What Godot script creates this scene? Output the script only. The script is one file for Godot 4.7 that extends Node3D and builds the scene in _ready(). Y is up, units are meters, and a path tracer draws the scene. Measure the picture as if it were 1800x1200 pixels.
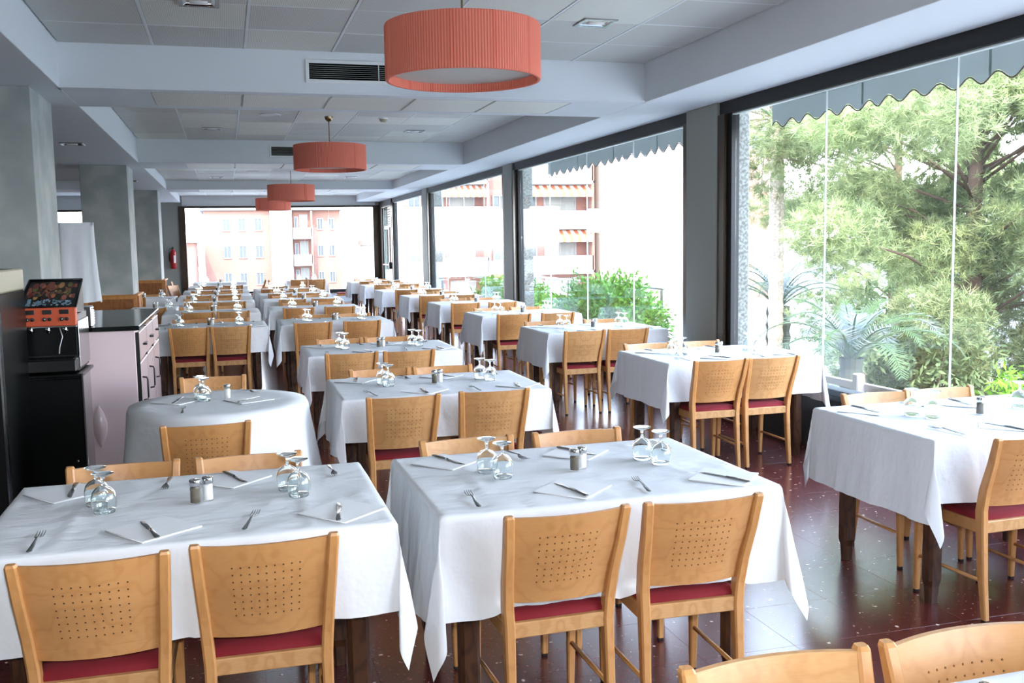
extends Node3D
# Restaurant hall. Camera at z = 0 looks along -Z; x grows towards the window side. Depths below are written as positive distances (world z = -depth).

const HB := 2.80      # underside of the beams
const HC := 3.13      # ceiling of the first two bays
const HC3 := 2.98     # ceiling of the farther bays
const XL := -1.14     # inner face of the beam along the columns
const XB := 3.567     # inner face of the beam along the windows
const XW := 4.276     # window plane
const ZEND := 28.1

var used := {}
var rng := RandomNumberGenerator.new()
var M := {}

func _ready() -> void:
	rng.seed = 7
	# ---- camera
	var cam := Camera3D.new()
	cam.name = "camera"
	var yaw := 0.279998
	var pit := 0.10084
	var rol := 0.016067
	var fw := Vector3(sin(yaw) * cos(pit), -sin(pit), -cos(yaw) * cos(pit))
	var r := Vector3(cos(yaw), 0, sin(yaw))
	var u := r.cross(fw)
	var r2 := r * cos(rol) - u * sin(rol)
	var u2 := u * cos(rol) + r * sin(rol)
	cam.transform = Transform3D(Basis(r2, u2, -fw), Vector3(0, 1.605, 0))
	cam.fov = rad_to_deg(2.0 * atan(600.0 / 1728.06))
	cam.near = 0.05
	cam.far = 600.0
	add_child(cam)
	cam.current = true
	# ---- sky and exposure
	var env := Environment.new()
	var sky := Sky.new()
	var sm := ProceduralSkyMaterial.new()
	sm.sky_top_color = Color(0.66, 0.76, 0.90)
	sm.sky_horizon_color = Color(0.96, 0.97, 0.98)
	sm.ground_horizon_color = Color(0.85, 0.87, 0.88)
	sm.ground_bottom_color = Color(0.5, 0.5, 0.5)
	sm.sky_curve = 0.2
	sm.sky_energy_multiplier = 2.5
	sm.ground_energy_multiplier = 1.0
	sm.sun_angle_max = 1.0
	sky.sky_material = sm
	env.background_mode = Environment.BG_SKY
	env.sky = sky
	env.tonemap_mode = Environment.TONE_MAPPER_LINEAR
	env.tonemap_exposure = 2.4
	env.sdfgi_enabled = true
	env.ssao_enabled = true
	env.ssil_enabled = true
	var we := WorldEnvironment.new()
	we.name = "world_environment"
	we.environment = env
	add_child(we)
	# ---- sun: high behind the camera, over the roof, so that none of it enters the window side
	var sun := DirectionalLight3D.new()
	sun.name = "sun"
	sun.light_color = Color(1.0, 0.95, 0.87)
	sun.light_energy = 1.25
	sun.light_angular_distance = 0.6
	sun.shadow_enabled = true
	add_child(sun)
	sun.look_at_from_position(Vector3(-0.35, 1.0, 0.75) * 10.0, Vector3.ZERO)
	# ---- the photographer's flash just above the lens
	var fl := SpotLight3D.new()
	fl.name = "flash"
	fl.position = Vector3(0, 1.605, 0) + u2 * 0.13 + fw * 0.02
	fl.light_energy = 2.35
	fl.light_color = Color(0.97, 0.985, 1.0)
	fl.light_size = 0.05
	fl.spot_range = 60.0
	fl.spot_attenuation = 2.0
	fl.spot_angle = 48.0
	fl.spot_angle_attenuation = 0.6
	fl.shadow_enabled = true
	add_child(fl)
	fl.look_at(fl.position + fw + u2 * 0.06, Vector3.UP)

	materials()
	shell()
	ceiling()
	windows()
	columns()
	furnish()
	bar()
	outside()

# ================================================================ naming helpers
func numbered(n: String) -> String:
	if not used.has(n):
		used[n] = 0
		return n
	used[n] += 1
	return "%s_%03d" % [n, used[n]]

func tag(o: Node, label: String, category := "", group := "", kind := "") -> Node:
	if label: o.set_meta("label", label)
	if category: o.set_meta("category", category)
	if group: o.set_meta("group", group)
	if kind: o.set_meta("kind", kind)
	return o

func thing(called: String, label: String, category: String, at := Vector3.ZERO, turn := 0.0, group := "", kind := "") -> Node3D:
	var o := Node3D.new()
	o.name = numbered(called)
	add_child(o)
	o.position = at
	o.rotation.y = turn
	tag(o, label, category, group, kind)
	return o

func put(called: String, mesh: Mesh, mat: Material, parent: Node = null, at := Vector3.ZERO) -> MeshInstance3D:
	var o := MeshInstance3D.new()
	o.name = called if parent else numbered(called)
	o.mesh = mesh
	if mat: o.material_override = mat
	(parent if parent else self).add_child(o, true)
	o.position = at
	return o

func copy(src: Node3D, label: String, at: Vector3, turn: float) -> Node3D:
	var base: String = src.name
	var d := src.duplicate()
	d.name = numbered(base)
	add_child(d)
	d.position = at
	d.rotation = Vector3(0, turn, 0)
	d.set_meta("label", label)
	return d

# ================================================================ mesh helpers (corners run counter-clockwise seen from outside)
func st0(smooth := false) -> SurfaceTool:
	var s := SurfaceTool.new()
	s.begin(Mesh.PRIMITIVE_TRIANGLES)
	s.set_smooth_group(0 if smooth else -1)
	return s

func tri(s: SurfaceTool, a: Vector3, b: Vector3, c: Vector3) -> void:
	s.add_vertex(a); s.add_vertex(c); s.add_vertex(b)

func quad(s: SurfaceTool, a: Vector3, b: Vector3, c: Vector3, d: Vector3) -> void:
	tri(s, a, b, c); tri(s, a, c, d)

func done(s: SurfaceTool) -> ArrayMesh:
	s.generate_normals()
	return s.commit()

func loft(s: SurfaceTool, rings: Array, caps := true) -> void:
	var n: int = rings[0].size()
	for i in rings.size() - 1:
		var a: PackedVector3Array = rings[i]
		var b: PackedVector3Array = rings[i + 1]
		for j in n:
			var k := (j + 1) % n
			quad(s, a[j], a[k], b[k], b[j])
	if caps:
		var a: PackedVector3Array = rings[0]
		var b: PackedVector3Array = rings[-1]
		for j in range(1, n - 1):
			tri(s, a[0], a[j + 1], a[j])
			tri(s, b[0], b[j], b[j + 1])

func ring8(c: Vector3, hx: float, hz: float, ch: float) -> PackedVector3Array:
	return PackedVector3Array([c + Vector3(hx, 0, hz - ch), c + Vector3(hx, 0, ch - hz), c + Vector3(hx - ch, 0, -hz), c + Vector3(ch - hx, 0, -hz), c + Vector3(-hx, 0, ch - hz), c + Vector3(-hx, 0, hz - ch), c + Vector3(ch - hx, 0, hz), c + Vector3(hx - ch, 0, hz)])

func xf(p: PackedVector3Array, b: Basis, c: Vector3) -> PackedVector3Array:
	var o := PackedVector3Array()
	for v in p: o.append(b * v + c)
	return o

# chamfered box
func cbox(s: SurfaceTool, c: Vector3, size: Vector3, ch := 0.004, b := Basis.IDENTITY) -> void:
	var h := size * 0.5
	ch = minf(ch, minf(h.x, minf(h.y, h.z)) * 0.9)
	var rs := []
	for e in [[-h.y, ch], [ch - h.y, 0.0], [h.y - ch, 0.0], [h.y, ch]]:
		rs.append(xf(ring8(Vector3(0, e[0], 0), h.x - e[1], h.z - e[1], ch * (1.0 if e[1] == 0.0 else 0.6)), b, c))
	loft(s, rs)

func bmesh(size: Vector3, ch := 0.004) -> ArrayMesh:
	var s := st0()
	cbox(s, Vector3.ZERO, size, ch)
	return done(s)

# plain box between two corners
func span(a: Vector3, b: Vector3, ch := 0.0) -> ArrayMesh:
	var s := st0()
	cbox(s, (a + b) * 0.5, (b - a).abs(), maxf(ch, 0.0005))
	return done(s)

func lathe(s: SurfaceTool, prof: Array, n := 24, c := Vector3.ZERO, caps := false) -> void:
	var rs := []
	for p in prof:
		var g := PackedVector3Array()
		for j in n:
			var t := TAU * j / n
			g.append(c + Vector3(cos(t) * p[0], p[1], -sin(t) * p[0]))
		rs.append(g)
	loft(s, rs, caps)

func tube(s: SurfaceTool, path: Array, rad, n := 8) -> void:
	var rs := []
	for i in path.size():
		var d: Vector3 = (path[mini(i + 1, path.size() - 1)] - path[maxi(i - 1, 0)]).normalized()
		var x := d.cross(Vector3.UP if absf(d.y) < 0.9 else Vector3.RIGHT).normalized()
		var y := d.cross(x)
		var rr: float = rad[i] if rad is Array else rad
		var g := PackedVector3Array()
		for j in n:
			var t := TAU * j / n
			g.append(path[i] + (x * cos(t) + y * sin(t)) * rr)
		rs.append(g)
	loft(s, rs)

func disc(s: SurfaceTool, c: Vector3, rad: float, n := 24, up := true) -> void:
	for j in n:
		var a := c + Vector3(cos(TAU * j / n), 0, -sin(TAU * j / n)) * rad
		var b := c + Vector3(cos(TAU * (j + 1) / n), 0, -sin(TAU * (j + 1) / n)) * rad
		if up: tri(s, c, a, b)
		else: tri(s, c, b, a)

# ================================================================ materials
func mat(called: String, c: Color, rough := 0.6, metal := 0.0) -> StandardMaterial3D:
	var m := StandardMaterial3D.new()
	m.resource_name = called
	m.albedo_color = c
	m.roughness = rough
	m.metallic = metal
	M[called] = m
	return m

func noise_tex(img_seed: int, freq: float, ramp: Array, size := 512, oct := 4) -> NoiseTexture2D:
	var n := FastNoiseLite.new()
	n.seed = img_seed
	n.frequency = freq
	n.fractal_octaves = oct
	var t := NoiseTexture2D.new()
	t.width = size
	t.height = size
	t.seamless = true
	t.noise = n
	var g := Gradient.new()
	g.offsets = PackedFloat32Array()
	g.colors = PackedColorArray()
	for e in ramp: g.add_point(e[0], e[1])
	t.color_ramp = g
	return t

func tri_map(m: StandardMaterial3D, sc, world := false) -> void:
	m.uv1_triplanar = true
	m.uv1_world_triplanar = world
	m.uv1_scale = sc if sc is Vector3 else Vector3.ONE * sc

func wood_image(a: Color, b: Color, bands: float, sd: int, turn := false) -> ImageTexture:
	var n := FastNoiseLite.new()
	n.seed = sd
	n.frequency = 1.0
	n.fractal_octaves = 3
	var N := 320
	var im := Image.create(N, N, false, Image.FORMAT_RGB8)
	for y in N:
		for x in N:
			var fu := float(x) / N
			var fv := float(y) / N
			var w := absf(fu - 0.5) * 2.0
			var big := n.get_noise_2d(w * 1.6, fv * 2.4)
			var ringv := 0.5 + 0.5 * sin(fv * bands + big * 9.0)
			var fine := 0.5 + 0.5 * n.get_noise_2d(w * 6.0, fv * 90.0)
			var k := clampf(pow(ringv, 3.0) * 0.55 + fine * 0.45, 0, 1)
			if turn: im.set_pixel(y, x, a.lerp(b, k))
			else: im.set_pixel(x, y, a.lerp(b, k))
	return ImageTexture.create_from_image(im)

func materials() -> void:
	mat("white paint", Color(0.86, 0.885, 0.90), 0.7)
	mat("grid white", Color(0.88, 0.90, 0.90), 0.5)
	# perforated ceiling tile: fine rows of dark pinholes
	var im := Image.create(256, 256, false, Image.FORMAT_RGB8)
	im.fill(Color(0.83, 0.835, 0.81))
	for y in range(2, 256, 8):
		for x in range(2, 256, 8):
			im.fill_rect(Rect2i(x, y, 3, 3), Color(0.46, 0.47, 0.45))
	var t := mat("perforated tile", Color(1, 1, 1), 0.55)
	t.albedo_texture = ImageTexture.create_from_image(im)
	tri_map(t, 2.6)
	t = mat("perforated tile pale", Color(1.08, 1.08, 1.06), 0.5)
	t.albedo_texture = M["perforated tile"].albedo_texture
	tri_map(t, 2.6)
	t = mat("column plaster", Color.WHITE, 0.75)
	t.albedo_texture = noise_tex(3, 0.006, [[0.2, Color(0.62, 0.65, 0.645)], [0.5, Color(0.665, 0.69, 0.68)], [0.8, Color(0.72, 0.74, 0.725)]], 512, 5)
	tri_map(t, 0.55, true)
	mat("grey wall", Color(0.60, 0.63, 0.61), 0.8)
	mat("pillar paint", Color(0.58, 0.59, 0.555), 0.7)
	t = mat("rough concrete", Color.WHITE, 0.95)
	t.albedo_texture = noise_tex(9, 0.09, [[0.25, Color(0.36, 0.36, 0.33)], [0.5, Color(0.47, 0.475, 0.44)], [0.75, Color(0.55, 0.555, 0.52)]], 256, 3)
	tri_map(t, 1.2, true)
	mat("bronze frame", Color(0.26, 0.22, 0.18), 0.35, 0.6)
	mat("dark frame", Color(0.025, 0.035, 0.03), 0.55)
	mat("door grey", Color(0.42, 0.46, 0.43), 0.5, 0.2)
	var gl := mat("window glass", Color(0.93, 0.97, 0.96, 0.03), 0.02)
	gl.transparency = BaseMaterial3D.TRANSPARENCY_ALPHA
	gl.metallic_specular = 0.30
	mat("silicone", Color(0.80, 0.84, 0.83), 0.4)
	# beech
	for k in 3:
		var w := mat("beech %d" % k, [Color(1, 1, 1), Color(0.97, 0.93, 0.88), Color(1.0, 0.96, 0.92)][k], 0.38)
		w.albedo_texture = wood_image(Color(0.815, 0.63, 0.425), Color(0.725, 0.525, 0.32), [26.0, 18.0, 34.0][k], 11 + k)
		tri_map(w, Vector3(2.0, 2.4, 2.0))
		w.uv1_offset = Vector3(0.5 + 0.04 * k, 0.13 + 0.31 * k, 0.2 * k)
	var wv := mat("beech upright", Color(1, 0.97, 0.93), 0.4)
	wv.albedo_texture = wood_image(Color(0.805, 0.61, 0.395), Color(0.73, 0.52, 0.31), 18.0, 21, true)
	tri_map(wv, Vector3(3.0, 1.2, 3.0))
	var dw := mat("dark wood", Color.WHITE, 0.42)
	dw.albedo_texture = wood_image(Color(0.34, 0.21, 0.125), Color(0.19, 0.11, 0.065), 40.0, 31, true)
	tri_map(dw, Vector3(3.0, 1.0, 3.0))
	var ww := mat("wainscot wood", Color.WHITE, 0.5)
	ww.albedo_texture = wood_image(Color(0.64, 0.40, 0.20), Color(0.52, 0.30, 0.14), 36.0, 41, true)
	tri_map(ww, Vector3(1.6, 0.7, 1.6), true)
	var wf := mat("wainscot frame", Color(1.0, 0.92, 0.80), 0.5)
	wf.albedo_texture = M["beech upright"].albedo_texture
	tri_map(wf, Vector3(2.0, 0.8, 2.0), true)
	var rf := mat("burgundy cloth", Color(0.50, 0.075, 0.12), 0.85)
	rf.rim_enabled = true
	rf.rim = 0.25
	var rn := FastNoiseLite.new()
	rn.frequency = 0.25
	mat("black rubber", Color(0.03, 0.03, 0.03), 0.6)
	# linen
	var cl := mat("white linen", Color(0.925, 0.935, 0.945), 0.85)
	cl.heightmap_enabled = true
	cl.heightmap_texture = noise_tex(5, 0.012, [[0.0, Color.BLACK], [1.0, Color.WHITE]], 512, 4)
	cl.heightmap_scale = 0.4
	tri_map(cl, Vector3(1.1, 1.1, 2.2), true)
	cl.backlight_enabled = true
	cl.backlight = Color(0.22, 0.22, 0.22)
	mat("napkin paper", Color(0.95, 0.955, 0.96), 0.9)
	mat("steel", Color(0.62, 0.63, 0.63), 0.22, 1.0)
	mat("chrome", Color(0.80, 0.81, 0.82), 0.10, 1.0)
	mat("salt", Color(0.93, 0.93, 0.92), 0.9)
	mat("pepper", Color(0.36, 0.33, 0.26), 0.9)
	var g1 := mat("glass wall", Color(0.97, 0.99, 1.0, 0.02), 0.01)
	g1.transparency = BaseMaterial3D.TRANSPARENCY_ALPHA
	g1.metallic_specular = 0.7
	var g2 := mat("solid glass", Color(0.98, 1.0, 1.0, 0.02), 0.02)
	g2.refraction_enabled = true
	g2.refraction_scale = 0.05
	# terrazzo floor: dark red with pale marble chips
	var N := 1024
	var fi := Image.create(N, N, false, Image.FORMAT_RGB8)
	fi.fill(Color(0.37, 0.155, 0.135))
	var rr := RandomNumberGenerator.new()
	rr.seed = 99
	for i in 9000:
		var c: Color = [Color(0.43, 0.215, 0.195), Color(0.29, 0.12, 0.11), Color(0.40, 0.18, 0.165), Color(0.23, 0.10, 0.09)][rr.randi() % 4]
		blot(fi, rr, c, rr.randi_range(3, 9))
	for i in 1100:
		blot(fi, rr, Color(0.62, 0.50, 0.46).lerp(Color(0.42, 0.27, 0.25), rr.randf()), rr.randi_range(2, 6))
	for i in 170:
		blot(fi, rr, Color(0.86, 0.79, 0.74), rr.randi_range(5, 12))
	var fm := mat("terrazzo", Color.WHITE, 0.24)
	fm.albedo_texture = ImageTexture.create_from_image(fi)
	fm.clearcoat_enabled = true
	fm.clearcoat = 0.35
	fm.clearcoat_roughness = 0.16
	tri_map(fm, 0.62, true)
	mat("dark base", Color(0.12, 0.125, 0.115), 0.6)
	# pendant
	var ps := mat("ribbon shade", Color(0.94, 0.53, 0.44), 0.8)
	ps.backlight_enabled = true
	ps.backlight = Color(0.3, 0.3, 0.3)
	mat("diffuser", Color(0.80, 0.80, 0.77), 0.5)
	mat("brass", Color(0.62, 0.55, 0.42), 0.25, 1.0)
	# bar
	mat("vent dark", Color(0.012, 0.02, 0.018), 1.0).metallic_specular = 0.05
	mat("vent slat", Color(0.55, 0.57, 0.56), 0.6)
	mat("black plastic", Color(0.02, 0.025, 0.025), 0.35)
	mat("black steel", Color(0.07, 0.085, 0.085), 0.28, 0.6)
	mat("stainless", Color(0.70, 0.71, 0.71), 0.2, 1.0)
	mat("orange panel", Color(0.76, 0.32, 0.18), 0.45)
	mat("pink laminate", Color(0.87, 0.79, 0.80), 0.22)
	mat("black granite", Color(0.04, 0.05, 0.05), 0.12)
	mat("cream", Color(0.66, 0.64, 0.55), 0.5)
	mat("white sheet", Color(0.88, 0.90, 0.92), 0.9)
	mat("extinguisher red", Color(0.62, 0.03, 0.07), 0.3)
	mat("label white", Color(0.85, 0.85, 0.85), 0.5)
	# outside
	var aw := mat("awning cloth", Color(0.47, 0.56, 0.51), 0.9)
	aw.backlight_enabled = true
	aw.backlight = Color(0.3, 0.3, 0.3)
	mat("awning hem", Color(0.30, 0.22, 0.20), 0.9)
	mat("street", Color(0.56, 0.55, 0.53), 0.9)
	mat("brick pink", Color(0.56, 0.41, 0.35), 0.9)
	mat("brick red", Color(0.58, 0.40, 0.34), 0.9)
	mat("cream wall", Color(0.66, 0.59, 0.53), 0.9)
	mat("white wall", Color(0.62, 0.61, 0.595), 0.9)
	mat("far window", Color(0.30, 0.33, 0.34), 0.3)
	mat("curtain", Color(0.58, 0.58, 0.55), 0.9)
	mat("roof grey", Color(0.45, 0.46, 0.48), 0.8)
	mat("stripe orange", Color(0.80, 0.42, 0.26), 0.9)
	mat("stripe white", Color(0.90, 0.88, 0.84), 0.9)
	mat("squat trunk", Color(0.24, 0.25, 0.19), 0.95)
	mat("hole brown", Color(0.26, 0.15, 0.08), 0.8)
	mat("pine bark", Color(0.42, 0.32, 0.26), 0.95)
	var pb := mat("palm bark", Color.WHITE, 0.95)
	pb.albedo_texture = noise_tex(17, 0.05, [[0.3, Color(0.66, 0.58, 0.50)], [0.7, Color(0.86, 0.80, 0.72)]], 256, 3)
	tri_map(pb, 1.5)
	for e in [["needles", Color(1, 1, 1)], ["shrub leaves", Color(1, 1, 1)], ["palm leaves", Color(0.27, 0.36, 0.19)], ["palm leaves dry", Color(0.46, 0.41, 0.25)]]:
		var lm := mat(e[0], e[1], 0.6)
		lm.backlight_enabled = true
		lm.backlight = Color(0.7, 0.7, 0.7)
		lm.metallic_specular = 0.12
		if e[0] in ["needles", "shrub leaves"]: lm.vertex_color_use_as_albedo = true

func blot(im: Image, rr: RandomNumberGenerator, c: Color, size: int) -> void:
	var x := rr.randi_range(0, im.get_width() - 12)
	var y := rr.randi_range(0, im.get_height() - 12)
	for k in rr.randi_range(2, 4):
		im.fill_rect(Rect2i(x + rr.randi_range(0, size / 2), y + rr.randi_range(0, size / 2), maxi(1, size * rr.randi_range(3, 8) / 10), maxi(1, size * rr.randi_range(2, 7) / 10)), c)

# ================================================================ the shell
func solid(called: String, a: Vector3, b: Vector3, m: String, label: String, cat: String, ch := 0.0) -> MeshInstance3D:
	var o := put(called, span(a, b, ch), M[m])
	tag(o, label, cat, "", "structure")
	return o

func shell() -> void:
	# floor: base slab, with single terrazzo tiles where the photograph shows them apart
	var f := solid("floor", Vector3(-6.6, -0.3, 5.2), Vector3(4.5, -0.0025, -28.4), "terrazzo", "dark red polished terrazzo tile floor with pale chips", "floor")
	var tm := bmesh(Vector3(0.4033, 0.022, 0.4033), 0.0005)
	for i in 12:
		for j in 21:
			put("tile", tm, M["terrazzo"], f, Vector3(2.092 + (i - 6.5) * 0.404, -0.011, -(3.70 + (j - 3.5) * 0.404)))
	# outer walls
	solid("wall_left", Vector3(-6.85, -0.3, 5.2), Vector3(-6.6, 3.6, -28.4), "grey wall", "plain grey wall closing the side room beyond the columns", "wall")
	solid("wall_back", Vector3(-6.85, -0.3, 5.45), Vector3(4.6, 3.6, 5.2), "grey wall", "plain grey wall behind the camera", "wall")
	var fw := thing("wall_far", "far end wall pierced by wide glazed openings", "wall", Vector3.ZERO, 0, "", "structure")
	for e in [[-6.85, -6.0, -0.3, 3.6], [-1.86, -1.10, -0.3, 3.6], [4.10, 4.30, -0.3, 3.6]]:
		put("wall_panel", span(Vector3(e[0], e[2], -ZEND), Vector3(e[1], e[3], -ZEND - 0.25)), M["grey wall"], fw)
	for e in [[-6.0, -4.6, -0.3, 3.6], [-4.6, -1.86, -0.3, 1.75], [-4.6, -1.86, 2.62, 3.6], [-1.10, 4.10, -0.3, 0.26], [-1.10, 4.10, 2.70, 3.6]]:
		put("wall_panel", span(Vector3(e[0], e[2], -ZEND), Vector3(e[1], e[3], -ZEND - 0.25)), M["white paint"], fw)
	# low wall under the windows
	var rw := solid("wall_right", Vector3(XW, -0.3, 5.2), Vector3(XW + 0.25, 0.40, -26.0), "dark base", "low dark wall under the long window front", "wall")
	put("sill", span(Vector3(XW - 0.03, 0.40, 5.2), Vector3(XW + 0.27, 0.44, -26.0), 0.004), M["dark frame"], rw)

# ================================================================ ceiling, beams, lamps and fittings
func ceiling() -> void:
	var c := solid("ceiling", Vector3(-6.85, 3.34, 5.45), Vector3(4.6, 3.6, -28.4), "white paint", "coffered ceiling of grey perforated tiles in white grid", "ceiling")
	var bays := [[2.29, 8.08, HC, 7, 8], [9.12, 14.91, HC, 7, 8], [16.03, 21.72, HC3, 7, 8], [22.8, ZEND, HC3, 7, 7]]
	for bay in bays:
		var z0: float = bay[0]
		var z1: float = bay[1]
		var h: float = bay[2]
		var px: float = (XB - XL) / bay[3]
		var pz: float = (z1 - z0) / bay[4]
		var tm := bmesh(Vector3(px - 0.022, 0.02, pz - 0.022), 0.003)
		put("tile_backing", span(Vector3(XL, h + 0.012, -z0), Vector3(XB, 3.34, -z1)), M["white paint"], c)
		for i in int(bay[3]):
			for j in int(bay[4]):
				put("tile", tm, M["perforated tile"] if rng.randf() < 0.7 else M["perforated tile pale"], c, Vector3(XL + (i + 0.5) * px, h + 0.010 - 0.004 * rng.randf(), -(z0 + (j + 0.5) * pz)))
		for i in range(1, int(bay[3])):
			put("grid_bar", span(Vector3(XL + i * px - 0.010, h - 0.004, -z0), Vector3(XL + i * px + 0.010, h + 0.012, -z1), 0.001), M["grid white"], c)
		for j in range(1, int(bay[4])):
			put("grid_bar", span(Vector3(XL, h - 0.001, -(z0 + j * pz - 0.010)), Vector3(XB, h + 0.012, -(z0 + j * pz + 0.010)), 0.001), M["grid white"], c)
	# ceiling of the side room
	put("side_room_panel", span(Vector3(-6.6, HC3, 5.2), Vector3(-2.2, 3.34, -28.1)), M["white paint"], c)
	# beams
	solid("beam", Vector3(-2.2, HB, 5.2), Vector3(XL, 3.35, -28.1), "white paint", "white beam running above the row of columns", "beam", 0.004)
	solid("beam", Vector3(XB, HB, 5.2), Vector3(4.5, 3.35, -28.1), "white paint", "white beam running above the window front", "beam", 0.004)
	var names := ["behind the camera", "nearest the camera, carrying the big air grille", "second from the camera", "third from the camera"]
	var zs := [[1.25, 2.29], [8.08, 9.12], [14.91, 16.03], [21.72, 22.8]]
	for k in 4:
		var z0: float = zs[k][0]
		var z1: float = zs[k][1]
		var b := solid("beam", Vector3(XL - 0.02, HB + 0.012, -z0), Vector3(XB + 0.02, 3.35, -z1), "white paint", "white beam crossing the hall, " + names[k], "beam", 0.004)
		# flush panels along its underside
		put("edge_strip", span(Vector3(XL - 0.02, HB, -z0), Vector3(XB + 0.02, HB + 0.014, -z0 - 0.14), 0.002), M["white paint"], b)
		put("edge_strip", span(Vector3(XL - 0.02, HB, -z1 + 0.14), Vector3(XB + 0.02, HB + 0.014, -z1), 0.002), M["white paint"], b)
		put("end_panel", span(Vector3(XL, HB, -z0 - 0.14), Vector3(XL + 0.62, HB + 0.014, -z1 + 0.14), 0.002), M["white paint"], b)
		put("end_panel", span(Vector3(XB - 0.62, HB, -z0 - 0.14), Vector3(XB, HB + 0.014, -z1 + 0.14), 0.002), M["white paint"], b)
		var w := (XB - XL - 1.24) / 5.0
		for i in 5:
			put("panel", bmesh(Vector3(w - 0.02, 0.014, z1 - z0 - 0.30), 0.003), M["perforated tile pale"], b, Vector3(XL + 0.62 + (i + 0.5) * w, HB + 0.007, -(z0 + z1) * 0.5))
		put("side_room_part", span(Vector3(-6.6, HB, -z0), Vector3(-2.2, 3.1, -z1), 0.003), M["white paint"], b)
	# air grilles on the camera side of the beams
	for e in [[8.08, 0.66, 2.02, "nearest"], [14.91, 0.66, 1.76, "second"]]:
		grille(e[0], e[1], e[2], e[3])
	# pendants
	var p := pendant("orange pleated drum pendant lamp nearest the camera")
	p.position = Vector3(1.30, HC, -5.41)
	copy(p, "orange pleated drum pendant lamp second from the camera", Vector3(1.24, HC, -12.08), 1.0)
	copy(p, "orange pleated drum pendant lamp third from the camera", Vector3(1.20, HC3 + 0.08, -18.84), 2.0)
	copy(p, "orange pleated drum pendant lamp farthest from the camera", Vector3(1.17, HC3 + 0.14, -25.42), 0.5)
	# recessed square downlights
	for e in [[2.556, HC, 6.64, "square recessed downlight between the nearest pendant and the windows"], [-0.10, HC, 6.60, "square recessed downlight above the round table, near the columns"], [-0.11, HC, 13.47, "square recessed downlight in the second bay, column side"], [2.525, HC, 13.43, "square recessed downlight in the second bay, window side"], [-0.13, HC3, 20.58, "square recessed downlight in the third bay, column side"], [2.5, HC3, 20.4, "square recessed downlight in the third bay, window side"], [-1.633, HB, 12.30, "square recessed downlight under the beam between the first two columns"], [-1.60, HB, 18.9, "square recessed downlight under the beam between the farther columns"]]:
		downlight(e[3], Vector3(e[0], e[1], -e[2]))
	var sp := thing("ceiling_speaker", "round white ceiling speaker in the second bay", "speaker", Vector3(0.559, HC, -11.996))
	round_disc(sp, 0.12)
	sp = thing("ceiling_speaker", "round white ceiling speaker in the third bay", "speaker", Vector3(0.533, HC3, -18.85))
	round_disc(sp, 0.12)
	var sd := thing("smoke_detector", "cream smoke detector on the ceiling past the second pendant", "detector", Vector3(1.90, HC, -12.11))
	var s := st0(true)
	lathe(s, [[0.001, -0.052], [0.032, -0.050], [0.046, -0.034], [0.050, -0.018]], 20)
	put("head", done(s), M["cream"], sd)
	s = st0(true)
	lathe(s, [[0.055, -0.018], [0.058, -0.010], [0.058, 0.004]], 20, Vector3.ZERO, true)
	put("base", done(s), M["grid white"], sd)

func round_disc(parent: Node3D, rad: float) -> void:
	var s := st0(true)
	lathe(s, [[rad * 0.86, -0.004], [rad * 0.9, -0.012], [rad, -0.010], [rad, 0.004]], 28)
	put("rim", done(s), M["grid white"], parent)
	s = st0()
	disc(s, Vector3(0, -0.006, 0), rad * 0.88, 28, false)
	put("mesh_cover", done(s), M["perforated tile pale"], parent)

func grille(z: float, x0: float, x1: float, which: String) -> void:
	var y0 := 2.885
	var y1 := 3.065
	var g := thing("air_grille", "white framed air conditioning grille with dark slots on the %s cross beam" % which, "grille", Vector3((x0 + x1) * 0.5, (y0 + y1) * 0.5, -z))
	var w := x1 - x0
	var h := y1 - y0
	var s := st0()
	for k in [-1, 1]:
		cbox(s, Vector3(0, k * (h * 0.5 - 0.014), 0.006), Vector3(w, 0.028, 0.014), 0.003)
		cbox(s, Vector3(k * (w * 0.5 - 0.014), 0, 0.006), Vector3(0.028, h - 0.056, 0.014), 0.003)
	put("frame", done(s), M["grid white"], g)
	put("recess", bmesh(Vector3(w - 0.05, h - 0.05, 0.004), 0.0005), M["vent dark"], g, Vector3(0, 0, 0.002))
	var bm := bmesh(Vector3(w - 0.056, 0.004, 0.004), 0.0008)
	for i in 7:
		put("slat", bm, M["vent slat"], g, Vector3(0, -h * 0.5 + 0.028 + (h - 0.056) * (i + 1) / 8.0, 0.008))
	put("divider", bmesh(Vector3(0.006, h - 0.056, 0.008), 0.001), M["grid white"], g, Vector3(-0.10 if which == "nearest" else 0.12, 0, 0.008))

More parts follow.
